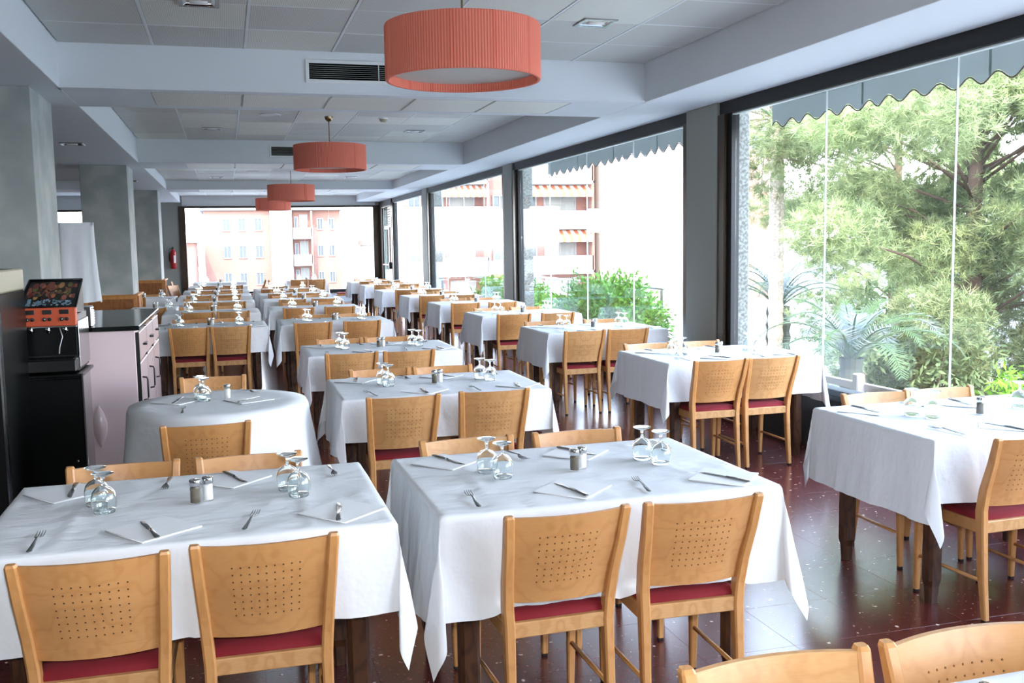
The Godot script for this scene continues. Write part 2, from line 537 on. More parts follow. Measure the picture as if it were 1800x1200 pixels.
func downlight(label: String, at: Vector3) -> void:
	var d := thing("downlight", label, "downlight", at, 0, "recessed square downlights")
	var s := st0()
	var a := 0.125
	for k in [-1, 1]:
		cbox(s, Vector3(0, -0.006, k * (a - 0.014)), Vector3(2 * a, 0.014, 0.028), 0.003)
		cbox(s, Vector3(k * (a - 0.014), -0.006, 0), Vector3(0.028, 0.014, 2 * a - 0.056), 0.003)
	put("frame", done(s), M["steel"], d)
	s = st0()
	var b := a - 0.028
	var q := 0.075
	var c4 := [Vector3(b, -0.008, b), Vector3(b, -0.008, -b), Vector3(-b, -0.008, -b), Vector3(-b, -0.008, b)]
	var t4 := [Vector3(q, -0.001, q), Vector3(q, -0.001, -q), Vector3(-q, -0.001, -q), Vector3(-q, -0.001, q)]
	for i in 4:
		quad(s, c4[i], t4[i], t4[(i + 1) % 4], c4[(i + 1) % 4])
	quad(s, t4[0], t4[3], t4[2], t4[1])
	put("reflector", done(s), M["chrome"], d)
	s = st0(true)
	tube(s, [Vector3(-0.055, -0.009, 0.022), Vector3(0.055, -0.009, 0.022)], 0.008, 10)
	put("bulb", done(s), M["salt"], d)
	s = st0(true)
	tube(s, [Vector3(-0.055, -0.009, -0.022), Vector3(0.055, -0.009, -0.022)], 0.008, 10)
	put("bulb", done(s), M["salt"], d)

func pendant(label: String) -> Node3D:
	var p := thing("pendant_lamp", label, "pendant lamp", Vector3.ZERO, 0, "orange pendant lamps")
	var R := 0.425
	var yt := 2.79 - HC
	var yb := 2.495 - HC
	var s := st0()
	var n := 168
	var rs_out := []
	# pleated ribbon drum, outer and inner skin
	for skin in 2:
		var rings := []
		for e in [[yb, 0.0], [yb + 0.008, 0.003], [yt - 0.008, 0.003], [yt, 0.0]]:
			var g := PackedVector3Array()
			for j in n * 2:
				var t := TAU * j / (n * 2.0)
				var loose := 0.0045 if (j / 2) % 29 == 0 or (j / 2) % 41 == 7 else 0.0018
				var rad: float = R + e[1] + (loose if j % 2 == 0 else -loose) - (0.014 if skin == 1 else 0.0)
				g.append(Vector3(cos(t) * rad, e[0], -sin(t) * rad))
			rings.append(g)
		if skin == 1: rings.reverse()
		loft(s, rings, false)
		rs_out.append([rings[0], rings[-1]])
	var ob: PackedVector3Array = rs_out[0][0]
	var ot: PackedVector3Array = rs_out[0][1]
	var it: PackedVector3Array = rs_out[1][0]
	var ib: PackedVector3Array = rs_out[1][1]
	loft(s, [ib, ob], false)
	loft(s, [ot, it], false)
	put("lamp_shade", done(s), M["ribbon shade"], p)
	s = st0()
	disc(s, Vector3(0, yb + 0.045, 0), R - 0.03, 48, false)
	lathe(s, [[R - 0.03, yb + 0.045], [R - 0.03, yb + 0.051]], 48)
	disc(s, Vector3(0, yb + 0.051, 0), R - 0.03, 48, true)
	put("diffuser", done(s), M["diffuser"], p)
	s = st0(true)
	tube(s, [Vector3(0, -0.02, 0), Vector3(0, yb + 0.05, 0)], 0.006, 10)
	put("rod", done(s), M["brass"], p)
	s = st0(true)
	lathe(s, [[0.008, -0.062], [0.022, -0.058], [0.040, -0.040], [0.048, -0.020], [0.050, 0.0]], 24)
	put("canopy", done(s), M["brass"], p)
	s = st0()
	for k in 3:
		tube(s, [Vector3(0, yt - 0.03, 0), Vector3(cos(TAU * k / 3) * (R - 0.012), yt - 0.012, sin(TAU * k / 3) * (R - 0.012))], 0.004, 6)
	put("spider", done(s), M["steel"], p)
	return p

# ================================================================ windows, pillars, awnings, far door
func window_bay(n: int, z0: float, z1: float, joints: Array, label: String) -> void:
	# z0 nearer, z1 farther (depths); panes butt-jointed with silicone
	var w := thing("window_%d" % n, label, "window", Vector3.ZERO, 0, "", "structure")
	put("header_frame", span(Vector3(XW - 0.03, 2.685, -z0), Vector3(XW + 0.08, HB, -z1), 0.004), M["dark frame"], w)
	put("header_bead", span(Vector3(XW - 0.012, 2.672, -z0), Vector3(XW + 0.03, 2.685, -z1), 0.002), M["silicone"], w)
	put("bottom_frame", span(Vector3(XW - 0.03, 0.44, -z0), Vector3(XW + 0.08, 0.485, -z1), 0.004), M["dark frame"], w)
	put("side_frame", span(Vector3(XW - 0.05, 0.44, -z0), Vector3(XW + 0.08, 2.69, -z0 - 0.09), 0.005), M["bronze frame"], w)
	put("side_frame", span(Vector3(XW - 0.05, 0.44, -z1 + 0.13), Vector3(XW + 0.08, 2.69, -z1), 0.005), M["bronze frame"], w)
	put("side_frame", span(Vector3(XW - 0.02, 0.44, -z1 + 0.20), Vector3(XW + 0.06, 2.69, -z1 + 0.135), 0.004), M["dark frame"], w)
	var edges := [z0 + 0.09] + joints + [z1 - 0.2]
	for i in edges.size() - 1:
		put("pane", span(Vector3(XW + 0.018, 0.485, -edges[i] - 0.003), Vector3(XW + 0.028, 2.672, -edges[i + 1] + 0.003), 0.0005), M["window glass"], w)
		if i > 0:
			put("joint", span(Vector3(XW + 0.015, 0.485, -edges[i] - 0.0025), Vector3(XW + 0.030, 2.672, -edges[i] + 0.0025), 0.0005), M["silicone"], w)

func awning(label: String, z0: float, z1: float) -> void:
	var a := thing("awning", label, "awning", Vector3(0, 0, 0), 0, "rolled awnings outside the windows")
	var x := 4.60
	var s := st0(true)
	var n := int((z1 - z0) / 0.03)
	var top := 2.80
	var rows := [[], [], [], []]
	for i in n + 1:
		var z := z0 + (z1 - z0) * i / n
		var yb := 2.575 + 0.030 * sin((z1 - z) / 0.255 * TAU)
		var dx := 0.012 * sin(z * 5.0) + 0.006 * sin(z * 13.0)
		rows[0].append(Vector3(x, top, -z))
		rows[1].append(Vector3(x + dx * 0.5, (top + yb) * 0.5, -z))
		rows[2].append(Vector3(x + dx, yb + 0.008, -z))
		rows[3].append(Vector3(x + dx, yb, -z))
	for i in n:
		for k in 2:
			quad(s, rows[k][i], rows[k + 1][i], rows[k + 1][i + 1], rows[k][i + 1])
	put("valance", done(s), M["awning cloth"], a)
	s = st0(true)
	tube(s, rows[3], 0.005, 6)
	put("hem_tape", done(s), M["awning hem"], a)
	s = st0()
	var p0 := Vector3(x, top, 0)
	var p1 := Vector3(4.42, top + 0.14, 0)
	quad(s, p0 + Vector3(0, 0, -z0), p0 + Vector3(0, 0, -z1), p1 + Vector3(0, 0, -z1), p1 + Vector3(0, 0, -z0))
	put("canopy_cloth", done(s), M["awning cloth"], a)
	s = st0(true)
	tube(s, [Vector3(x, top, -z0), Vector3(x, top, -z1)], 0.022, 10)
	put("front_bar", done(s), M["grid white"], a)
	s = st0(true)
	tube(s, [Vector3(4.44, top + 0.15, -z0), Vector3(4.44, top + 0.15, -z1)], 0.045, 12)
	put("roller", done(s), M["grid white"], a)
	var seam_mesh := bmesh(Vector3(0.003, 0.21, 0.02), 0.0005)
	var seam := z1 - 1.28
	while seam > z0:
		put("seam", seam_mesh, M["awning cloth"], a, Vector3(x - 0.004, 2.69, -seam))
		seam -= 1.28

func windows() -> void:
	window_bay(1, 1.30, 8.00, [2.35, 3.72, 5.086, 6.447], "largest window, nearest the camera, looking onto the trees")
	window_bay(2, 8.60, 14.55, [10.05, 11.5, 12.95], "second window from the camera, behind the window row")
	window_bay(3, 15.05, 21.20, [16.55, 18.05, 19.55], "third window from the camera, showing the balconies opposite")
	window_bay(4, 21.75, 26.0, [23.15, 24.6], "fourth window, beside the dark exit door")
	window_bay(5, -5.2, 0.65, [-3.7, -2.2, -0.7], "window behind the camera")
	var pl := ["between the two nearest windows", "between the second and third windows", "between the third and fourth windows", "beside the camera"]
	var pz := [[8.00, 8.60], [14.55, 15.05], [21.20, 21.75], [0.65, 1.30]]
	for i in 4:
		var p := thing("pillar", "grey window pillar " + pl[i], "pillar", Vector3.ZERO, 0, "", "structure")
		put("inner_face", span(Vector3(XW - 0.06, 0, -pz[i][0]), Vector3(XW + 0.10, HB, -pz[i][1]), 0.006), M["pillar paint"], p)
		put("outer_concrete", span(Vector3(XW + 0.10, -0.3, -pz[i][0] - 0.02), Vector3(XW + 0.285, HB + 0.3, -pz[i][1] + 0.02), 0.01), M["rough concrete"], p)
	awning("grey scalloped awning outside the largest window", 1.6, 7.72)
	awning("grey scalloped awning outside the second window", 8.95, 13.93)
	# exit door in the far corner
	var d := thing("door_1", "dark glazed exit door with panic bar in the far window corner", "door", Vector3.ZERO, 0, "", "structure")
	put("door_frame", span(Vector3(XW - 0.06, 0, -26.0), Vector3(XW + 0.10, HB, -26.12), 0.004), M["bronze frame"], d)
	put("door_frame", span(Vector3(XW - 0.06, 0, -27.6), Vector3(XW + 0.10, HB, -28.1), 0.004), M["bronze frame"], d)
	put("door_frame", span(Vector3(XW - 0.06, 2.60, -26.12), Vector3(XW + 0.10, HB, -27.6), 0.004), M["bronze frame"], d)
	var lf := st0()
	for e in [[26.12, 26.25], [27.45, 27.6]]:
		cbox(lf, Vector3(XW, 1.30, -(e[0] + e[1]) * 0.5), Vector3(0.06, 2.6, e[1] - e[0]), 0.004)
	cbox(lf, Vector3(XW, 0.45, -26.85), Vector3(0.06, 0.9, 1.2), 0.004)
	cbox(lf, Vector3(XW, 2.05, -26.85), Vector3(0.06, 0.10, 1.2), 0.004)
	put("door_leaf", done(lf), M["door grey"], d)
	put("pane", span(Vector3(XW - 0.005, 0.9, -26.25), Vector3(XW + 0.005, 2.0, -27.45)), M["window glass"], d)
	var sl := st0()
	for i in 7:
		cbox(sl, Vector3(XW, 2.14 + i * 0.066, -26.85), Vector3(0.05, 0.012, 1.2), 0.002, Basis(Vector3(0, 0, 1), 0.6))
	put("louvre", done(sl), M["door grey"], d)
	put("panic_bar", span(Vector3(XW - 0.11, 1.02, -26.3), Vector3(XW - 0.07, 1.06, -27.4), 0.01), M["extinguisher red"], d)
	put("panic_box", span(Vector3(XW - 0.12, 0.94, -26.2), Vector3(XW - 0.03, 1.12, -26.34), 0.01), M["black plastic"], d)
	put("door_closer_rod", span(Vector3(XW - 0.08, 1.1, -26.27), Vector3(XW - 0.05, 2.05, -26.31), 0.006), M["black plastic"], d)
	# far end windows
	far_window(6, -1.10, 4.10, 0.26, 2.70, [0.2, 1.5, 2.8], "wide window in the far end wall, overexposed street behind")
	far_window(7, -4.6, -1.86, 1.75, 2.62, [-3.2], "window at the far end of the side room")

func far_window(n: int, x0: float, x1: float, y0: float, y1: float, joints: Array, label: String) -> void:
	var w := thing("window_%d" % n, label, "window", Vector3.ZERO, 0, "", "structure")
	var z := -ZEND
	put("side_frame", span(Vector3(x0 - 0.10, y0, z + 0.05), Vector3(x0 + 0.07, y1, z - 0.1), 0.005), M["bronze frame"], w)
	put("side_frame", span(Vector3(x1 - 0.07, y0, z + 0.05), Vector3(x1 + 0.14, y1, z - 0.1), 0.005), M["bronze frame"], w)
	put("header_frame", span(Vector3(x0, y1 - 0.05, z + 0.04), Vector3(x1, y1, z - 0.08), 0.004), M["bronze frame"], w)
	put("bottom_frame", span(Vector3(x0, y0, z + 0.04), Vector3(x1, y0 + 0.10, z - 0.08), 0.004), M["dark frame"], w)
	var e := [x0 + 0.07] + joints + [x1 - 0.07]
	for i in e.size() - 1:
		put("pane", span(Vector3(e[i] + 0.003, y0 + 0.10, z - 0.02), Vector3(e[i + 1] - 0.003, y1 - 0.05, z - 0.03)), M["window glass"], w)

# ================================================================ columns
func columns() -> void:
	var nm := ["nearest the camera, behind the drinks dispenser", "second from the camera, with wooden wainscot", "third from the camera, with wooden wainscot"]
	var zs := [8.05, 15.38, 22.0]
	for i in 3:
		var z: float = zs[i]
		var c := thing("column", "square grey plaster column " + nm[i], "column", Vector3(-1.655, 0, -z - 0.46), 0, "", "structure")
		put("shaft", span(Vector3(-0.32, 0, -0.46), Vector3(0.32, HB, 0.46), 0.006), M["column plaster"], c)
		if i == 0: continue
		var h := 0.905
		var s := st0()
		cbox(s, Vector3(0.02, h * 0.5, 0.475), Vector3(0.74, h, 0.03), 0.004)
		cbox(s, Vector3(0.335, h * 0.5, 0.02), Vector3(0.03, h, 0.94), 0.004)
		put("wainscot_panel", done(s), M["wainscot wood"], c)
		s = st0()
		for x in [-0.33, 0.34]:
			cbox(s, Vector3(x, h * 0.5, 0.49), Vector3(0.055, h, 0.02), 0.003)
		cbox(s, Vector3(0.005, h - 0.02, 0.492), Vector3(0.72, 0.04, 0.024), 0.003)
		for zz in [0.44, 0.0, -0.42]:
			cbox(s, Vector3(0.352, h * 0.5, zz), Vector3(0.02, h, 0.055), 0.003)
		put("wainscot_frame", done(s), M["wainscot frame"], c)
		s = st0()
		cbox(s, Vector3(0.02, h + 0.012, 0.02), Vector3(0.74, 0.024, 1.0), 0.005)
		put("cap_rail", done(s), M["wainscot frame"], c)
	# red extinguisher on the far wall pier
	var e := thing("fire_extinguisher", "red fire extinguisher hanging on the wall beside the far window", "extinguisher", Vector3(-1.38, 1.03, -27.95))
	var s := st0(true)
	lathe(s, [[0.001, 0.0], [0.070, 0.005], [0.078, 0.03], [0.078, 0.43], [0.066, 0.48], [0.030, 0.515], [0.024, 0.54]], 24)
	put("cylinder", done(s), M["extinguisher red"], e)
	s = st0(true)
	lathe(s, [[0.026, 0.53], [0.026, 0.56], [0.018, 0.58], [0.001, 0.58]], 16)
	cbox(s, Vector3(0.0, 0.595, 0.03), Vector3(0.018, 0.02, 0.10), 0.004)
	put("valve", done(s), M["black plastic"], e)
	s = st0(true)
	tube(s, [Vector3(-0.02, 0.555, 0), Vector3(-0.085, 0.53, 0.02), Vector3(-0.098, 0.40, 0.03), Vector3(-0.095, 0.20, 0.035)], 0.011, 8)
	put("hose", done(s), M["black rubber"], e)
	s = st0(true)
	var g := []
	for k in 9:
		var t := 0.15 + 0.7 * k / 8.0
		g.append(Vector3(sin(t) * 0.0795, 0, cos(t) * 0.0795))
	for k in 8:
		quad(s, g[k] + Vector3(0, 0.16, 0), g[k + 1] + Vector3(0, 0.16, 0), g[k + 1] + Vector3(0, 0.36, 0), g[k] + Vector3(0, 0.36, 0))
	put("label", done(s), M["label white"], e)
	put("wall_bracket", span(Vector3(-0.03, 0.30, -0.15), Vector3(0.03, 0.36, -0.07), 0.004), M["black plastic"], e)

# ================================================================ chair
func rect_path(pts: Array) -> Array:   # [x, y, z, half width x, half depth z]
	var rs := []
	for p in pts:
		rs.append(ring8(Vector3(p[0], p[1], p[2]), p[3], p[4], minf(p[3], p[4]) * 0.35))
	return rs

func back_x(y: float) -> float:   # centre line of the stiles
	return lerpf(0.166, 0.190, clampf((y - 0.40) / 0.39, 0, 1))

func back_z(y: float) -> float:
	return 0.168 + 0.62 * maxf(0.0, y - 0.45) * (0.35 + 0.65 * clampf((y - 0.45) / 0.2, 0, 1)) * 0.47

func panel_pt(u: float, v: float, side: float) -> Vector3:   # u -1..1 across, v 0..1 up, side +1 rear
	var y := lerpf(0.487, 0.782, v)
	var x := u * (back_x(y) - 0.012)
	return Vector3(x, y, back_z(y) + 0.030 * (1.0 - u * u) - 0.004 + side * 0.0065)

func make_panel(holes: SurfaceTool) -> ArrayMesh:
	var s := st0(true)
	var nc := 9
	var nr := 8
	var du := 2.0 * 0.605 / nc
	var dv := 0.606 / nr
	var us := [-1.0, -0.86, -0.71]
	var vs := [0.0, 0.08]
	var u0 := -0.605
	var v0 := 0.20
	us.append(u0 - 0.001)
	for side in [1.0, -1.0]:
		var cells := []
		# plain bands around the pierced field
		for e in [[-1.0, u0, 0.0, 1.0, 6, 14], [-u0, 1.0, 0.0, 1.0, 6, 14], [u0, -u0, 0.0, v0, nc, 4], [u0, -u0, v0 + nr * dv, 1.0, nc, 4]]:
			for i in int(e[4]):
				for j in int(e[5]):
					cells.append([lerpf(e[0], e[1], i / float(e[4])), lerpf(e[0], e[1], (i + 1) / float(e[4])), lerpf(e[2], e[3], j / float(e[5])), lerpf(e[2], e[3], (j + 1) / float(e[5]))])
		for c in cells:
			var a := panel_pt(c[0], c[2], side)
			var b := panel_pt(c[1], c[2], side)
			var d := panel_pt(c[1], c[3], side)
			var f := panel_pt(c[0], c[3], side)
			if side > 0: quad(s, a, b, d, f)
			else: quad(s, b, a, f, d)
	for i in nc:
		for j in nr:
			var cu := u0 + (i + 0.5) * du
			var cv := v0 + (j + 0.5) * dv
			for k in 8:
				var rim := []
				var out := []
				for q in [k, k + 1]:
					var t: float = TAU * q / 8.0
					rim.append(Vector2(cu + cos(t) * 0.0028 / 0.172, cv + sin(t) * 0.0028 / 0.295))
					var m := maxf(absf(cos(t)), absf(sin(t)))
					out.append(Vector2(cu + cos(t) / m * du * 0.5, cv + sin(t) / m * dv * 0.5))
				quad(s, panel_pt(rim[0].x, rim[0].y, 1), panel_pt(out[0].x, out[0].y, 1), panel_pt(out[1].x, out[1].y, 1), panel_pt(rim[1].x, rim[1].y, 1))
				quad(s, panel_pt(rim[1].x, rim[1].y, -1), panel_pt(out[1].x, out[1].y, -1), panel_pt(out[0].x, out[0].y, -1), panel_pt(rim[0].x, rim[0].y, -1))
				tri(holes, panel_pt(cu, cv, 0.5), panel_pt(rim[0].x, rim[0].y, 0.5), panel_pt(rim[1].x, rim[1].y, 0.5))
				tri(holes, panel_pt(cu, cv, -0.5), panel_pt(rim[1].x, rim[1].y, -0.5), panel_pt(rim[0].x, rim[0].y, -0.5))
				s.set_smooth_group(-1)
				quad(s, panel_pt(rim[0].x, rim[0].y, 1), panel_pt(rim[1].x, rim[1].y, 1), panel_pt(rim[1].x, rim[1].y, -1), panel_pt(rim[0].x, rim[0].y, -1))
				s.set_smooth_group(0)
	# rim of the board
	s.set_smooth_group(-1)
	for i in 24:
		var a := -1.0 + i / 12.0
		var b := -1.0 + (i + 1) / 12.0
		quad(s, panel_pt(a, 1, 1), panel_pt(b, 1, 1), panel_pt(b, 1, -1), panel_pt(a, 1, -1))
		quad(s, panel_pt(a, 0, -1), panel_pt(b, 0, -1), panel_pt(b, 0, 1), panel_pt(a, 0, 1))
	return done(s)

func make_chair() -> Node3D:
	var c := thing("dining_chair", "chair", "chair", Vector3.ZERO, 0, "beech chairs with burgundy seats")
	var holes := st0()
	var back := put("backrest", make_panel(holes), M["beech 0"], c)
	put("drilled_holes", done(holes), M["hole brown"], back)
	for k in [-1.0, 1.0]:
		var s := st0()
		loft(s, rect_path([[k * 0.168, 0.012, 0.205, 0.012, 0.014], [k * 0.167, 0.20, 0.182, 0.015, 0.019], [k * 0.166, 0.40, 0.168, 0.017, 0.023], [k * back_x(0.47), 0.47, back_z(0.47), 0.017, 0.023], [k * back_x(0.56), 0.56, back_z(0.56), 0.0165, 0.022], [k * back_x(0.68), 0.68, back_z(0.68), 0.016, 0.019], [k * back_x(0.78), 0.782, back_z(0.782), 0.0155, 0.0155], [k * back_x(0.79), 0.790, back_z(0.79), 0.012, 0.011]]))
		var leg := put("rear_leg", done(s), M["beech upright"], c)
		put("foot_cap", bmesh(Vector3(0.022, 0.013, 0.026), 0.002), M["black rubber"], leg, Vector3(k * 0.168, 0.0065, 0.205))
		s = st0()
		loft(s, rect_path([[k * 0.176, 0.012, -0.196, 0.0115, 0.0115], [k * 0.177, 0.22, -0.192, 0.0155, 0.0155], [k * 0.176, 0.34, -0.188, 0.0175, 0.0175], [k * 0.176, 0.425, -0.186, 0.0175, 0.0175]]))
		leg = put("front_leg", done(s), M["beech upright"], c)
		put("foot_cap", bmesh(Vector3(0.021, 0.013, 0.021), 0.002), M["black rubber"], leg, Vector3(k * 0.176, 0.0065, -0.196))
		s = st0()
		cbox(s, Vector3(k * 0.173, 0.397, -0.012), Vector3(0.020, 0.050, 0.33), 0.003)
		put("seat_rail", done(s), M["beech 1"], c)
		s = st0(true)
		tube(s, [Vector3(k * 0.176, 0.17, -0.19), Vector3(k * 0.169, 0.17, 0.182)], 0.008, 8)
		put("stretcher", done(s), M["beech upright"], c)
	var s := st0()
	cbox(s, Vector3(0, 0.396, 0.172), Vector3(0.32, 0.050, 0.022), 0.003)
	put("seat_rail", done(s), M["beech 0"], c)
	s = st0()
	cbox(s, Vector3(0, 0.397, -0.188), Vector3(0.32, 0.050, 0.020), 0.003)
	put("seat_rail", done(s), M["beech 0"], c)
	# upholstered seat
	s = st0(true)
	var rows := []
	for e in [[0.408, 0.0], [0.430, 0.0], [0.443, 0.008], [0.450, 0.03], [0.455, 0.08]]:
		rows.append(ring8(Vector3(0, e[0], -0.02), 0.172 - e[1], 0.184 - e[1], 0.02))
	loft(s, rows)
	put("seat", done(s), M["burgundy cloth"], c)
	return c

# ================================================================ table, cloth
func make_table(W: float, D: float) -> Node3D:
	var t := thing("dining_table", "table", "table", Vector3.ZERO, 0, "tables under white cloths")
	put("tabletop", span(Vector3(-W / 2 + 0.006, 0.718, -D / 2 + 0.006), Vector3(W / 2 - 0.006, 0.747, D / 2 - 0.006), 0.004), M["dark wood"], t)
	var s := st0()
	var x := W / 2 - 0.11
	var z := D / 2 - 0.13
	for k in [-1, 1]:
		cbox(s, Vector3(0, 0.675, k * z), Vector3(2 * x, 0.085, 0.022), 0.003)
		cbox(s, Vector3(k * x, 0.675, 0), Vector3(0.022, 0.085, 2 * z), 0.003)
	put("apron", done(s), M["dark wood"], t)
	for a in [-1, 1]:
		for b in [-1, 1]:
			s = st0()
			loft(s, rect_path([[a * x, 0.0, b * z, 0.022, 0.022], [a * x, 0.075, b * z, 0.026, 0.026], [a * x, 0.105, b * z, 0.033, 0.033], [a * x, 0.718, b * z, 0.034, 0.034]]))
			put("leg", done(s), M["dark wood"], t)
	return t

func smooth_box(x: float, c: float, h: float, soft: float) -> float:
	return clampf((h + soft - absf(x - c)) / soft, 0, 1)

# seats: [centre x, +1 near / -1 far side] where a chair seat catches the hem
func cloth_mesh(W: float, D: float, ox: float, oz: float, seats: Array, sd: int, fine: bool) -> ArrayMesh:
	var rg := RandomNumberGenerator.new()
	rg.seed = sd
	var hw := W / 2
	var hd := D / 2
	var ps := []
	for k in 6: ps.append(rg.randf() * TAU)
	var tips := []
	for k in 4: tips.append([rg.randf_range(0.30, 1.27), rg.randf_range(0.13, 0.25), rg.randf_range(-0.02, 0.03)])
	var nz := FastNoiseLite.new()
	nz.seed = sd
	nz.frequency = 2.3
	var line := func(h: float, oh: float, n: int) -> Array:
		var o := []
		for k in 15: o.append(-h - oh * pow(1.0 - k / 15.0, 1.25))
		for k in n + 1: o.append(-h + 2 * h * k / n)
		for k in 15: o.append(h + oh * pow((k + 1) / 15.0, 1.25))
		return o
	var us: Array = line.call(hw, ox, 72 if fine else 30)
	var vs: Array = line.call(hd, oz, 40 if fine else 22)
	var skew := rg.randf_range(-0.03, 0.03)
	var skew2 := rg.randf_range(-0.03, 0.03)
	var grid := []
	var rc := 0.012
	for u in us:
		var row := PackedVector3Array()
		for v in vs:
			var a := maxf(0.0, absf(u) - hw)
			var b := maxf(0.0, absf(v) - hd)
			var sx := signf(u)
			var sz := signf(v)
			# the cloth lies a little off centre and askew
			if a > 0: a *= 1.0 + (skew * sx) / ox
			if b > 0: b *= 1.0 + (skew2 * sz) / oz
			var p := Vector3(clampf(u, -hw, hw), 0.7525, clampf(v, -hd, hd))
			if a == 0.0 and b == 0.0:
				var fade := minf(1.0, minf((hw - absf(u)) / 0.05, (hd - absf(v)) / 0.05))
				# gentle swells and ironed creases
				var cr := 0.0
				for q in [-0.34, 0.0, 0.33]:
					cr += 0.0042 * exp(-pow((u - q * W * 0.93 - 0.020 * sin(v * 4.0 + ps[0] + q * 3.0)) / 0.016, 2.0)) * (0.6 + 0.4 * sin(v * 5.0 + ps[4] + q * 9.0))
				p.y += fade * (0.011 * maxf(0.0, nz.get_noise_2d(u * 1.1 + 9.0, v * 0.8) - 0.05) + cr)
			elif a > 0.0 and b > 0.0:
				var rho := sqrt(a * a + b * b)
				var phi := atan2(b, a)
				var ci := (0 if sx < 0 else 1) + (0 if sz < 0 else 2)
				var tp: Array = tips[ci]
				var psi: float = 0.785 + (tp[0] - 0.785) * 0.5
				var fl := 0.05
				var q0 := Vector2(fl, 0)
				var q1 := Vector2(cos(tp[0]), sin(tp[0])) * (tp[1] as float)
				var q2 := Vector2(0, fl)
				var q: Vector2
				if phi < psi: q = q0.lerp(q1, phi / psi)
				else: q = q1.lerp(q2, (phi - psi) / (PI / 2 - psi))
				# fold back a little between edge and tip
				var dd := phi / (PI / 2)
				var curl := sin(dd * PI * 2.0) * 0.10
				q += Vector2(-curl, curl) * minf(1.0, rho / 0.2)
				var hh := q * rho
				var drop := sqrt(maxf(0.0, rho * rho - hh.length_squared()))
				var e := minf(rho, rc) * 0.6
				p += Vector3(sx * (hh.x + e * cos(phi)), -maxf(0.0, drop - rc * 0.3), sz * (hh.y + e * sin(phi)))
			else:
				var along_x := b > 0.0
				var d := maxf(a, b)
				var t: float = u if along_x else v
				var half := hw if along_x else hd
				var fade := clampf((half - absf(t)) / 0.16, 0, 1)
				var k := d / (oz if along_x else ox)
				var wv: float = (sin(t * 9.0 + ps[1 if along_x else 2] + (sz if along_x else sx)) * 0.5 + sin(t * 17.0 + ps[3]) * 0.35 + nz.get_noise_2d(t * 2.0, (3.0 if along_x else 7.0) + sx + sz) * 1.2) * 0.020 * pow(k, 0.9) * fade
				var out := minf(d, rc) * 0.6 + 0.05 * d + maxf(wv, -0.012) + 0.010 * k * fade
				var drop := maxf(0.0, d - rc * 0.3)
				if along_x:
					for sct in seats:
						if sct[1] == sz:
							var w := smooth_box(u, sct[0], 0.15, 0.10)
							var lim := 0.7525 - 0.462
							if drop > lim:
								out += (drop - lim) * w * (0.9 if sz > 0 else -0.4)
								drop = lerpf(drop, lim, w)
				if along_x: p += Vector3(0, -drop, sz * out)
				else: p += Vector3(sx * out, -drop, 0)
			row.append(p)
		grid.append(row)
	var s := st0(true)
	for i in grid.size() - 1:
		for j in grid[0].size() - 1:
			quad(s, grid[i][j], grid[i][j + 1], grid[i + 1][j + 1], grid[i + 1][j])
	return done(s)

func round_cloth(R: float, oh: float) -> ArrayMesh:
	var s := st0(true)
	var n := 144
	var rings := []
	for i in 22:
		var g := PackedVector3Array()
		for j in n:
			var t := TAU * j / n
			if i < 6:
				var rr := R * i / 5.0
				g.append(Vector3(cos(t) * maxf(rr, 0.001), 0.7525, -sin(t) * maxf(rr, 0.001)))
			else:
				# a square cloth: deeper at four corners, folds gather there
				var k := (i - 5) / 16.0
				var sq := minf(1.0 / maxf(absf(cos(t + 0.6)), absf(sin(t + 0.6))), 1.36)
				var d := (oh + (sq - 1.0) * 0.42) * k
				var fold := (0.5 + 0.5 * cos(t * 9.0 + 0.7 * sin(t * 3.0))) * 0.075 * pow(k, 1.1) * (0.5 + 0.9 * (sq - 1.0))
				var rr := R + minf(d, 0.012) * 0.6 + 0.06 * d + fold
				g.append(Vector3(cos(t) * rr, 0.7525 - maxf(0.0, d - 0.004), -sin(t) * rr))
		rings.append(g)
	rings.reverse()
	loft(s, rings, false)
	return done(s)

# ================================================================ tableware
func plate_ring(p: Vector3, hx: float, hy: float) -> PackedVector3Array:   # section across a strip that runs along -Z
	return PackedVector3Array([p + Vector3(hx, 0, 0), p + Vector3(hx * 0.7, hy, 0), p + Vector3(-hx * 0.7, hy, 0), p + Vector3(-hx, 0, 0), p + Vector3(-hx * 0.7, -hy, 0), p + Vector3(hx * 0.7, -hy, 0)])

func strip(s: SurfaceTool, pts: Array) -> void:   # [x, y, z, half width, half thickness]
	var rs := []
	for p in pts: rs.append(plate_ring(Vector3(p[0], p[1], p[2]), p[3], p[4]))
	rs.reverse()
	loft(s, rs)

func make_fork() -> Node3D:
	var f := thing("fork", "fork", "fork", Vector3.ZERO, 0, "steel forks laid on the cloths")
	var s := st0(true)
	strip(s, [[0, 0.0035, 0.098, 0.005, 0.001], [0, 0.0035, 0.090, 0.0085, 0.0016], [0, 0.0045, 0.04, 0.0062, 0.0018], [0, 0.008, -0.005, 0.0034, 0.002], [0, 0.010, -0.028, 0.0032, 0.002]])
	put("handle", done(s), M["steel"], f)
	s = st0(true)
	strip(s, [[0, 0.010, -0.027, 0.0034, 0.0018], [0, 0.007, -0.038, 0.010, 0.0012], [0, 0.004, -0.052, 0.0128, 0.001], [0, 0.0035, -0.058, 0.0128, 0.001]])
	put("head", done(s), M["steel"], f)
	for k in 4:
		s = st0(true)
		var x := -0.0111 + k * 0.0074
		strip(s, [[x, 0.0035, -0.057, 0.0017, 0.001], [x, 0.0035, -0.085, 0.0015, 0.001], [x, 0.008, -0.106, 0.0007, 0.0007]])
		put("tine", done(s), M["steel"], f)
	return f

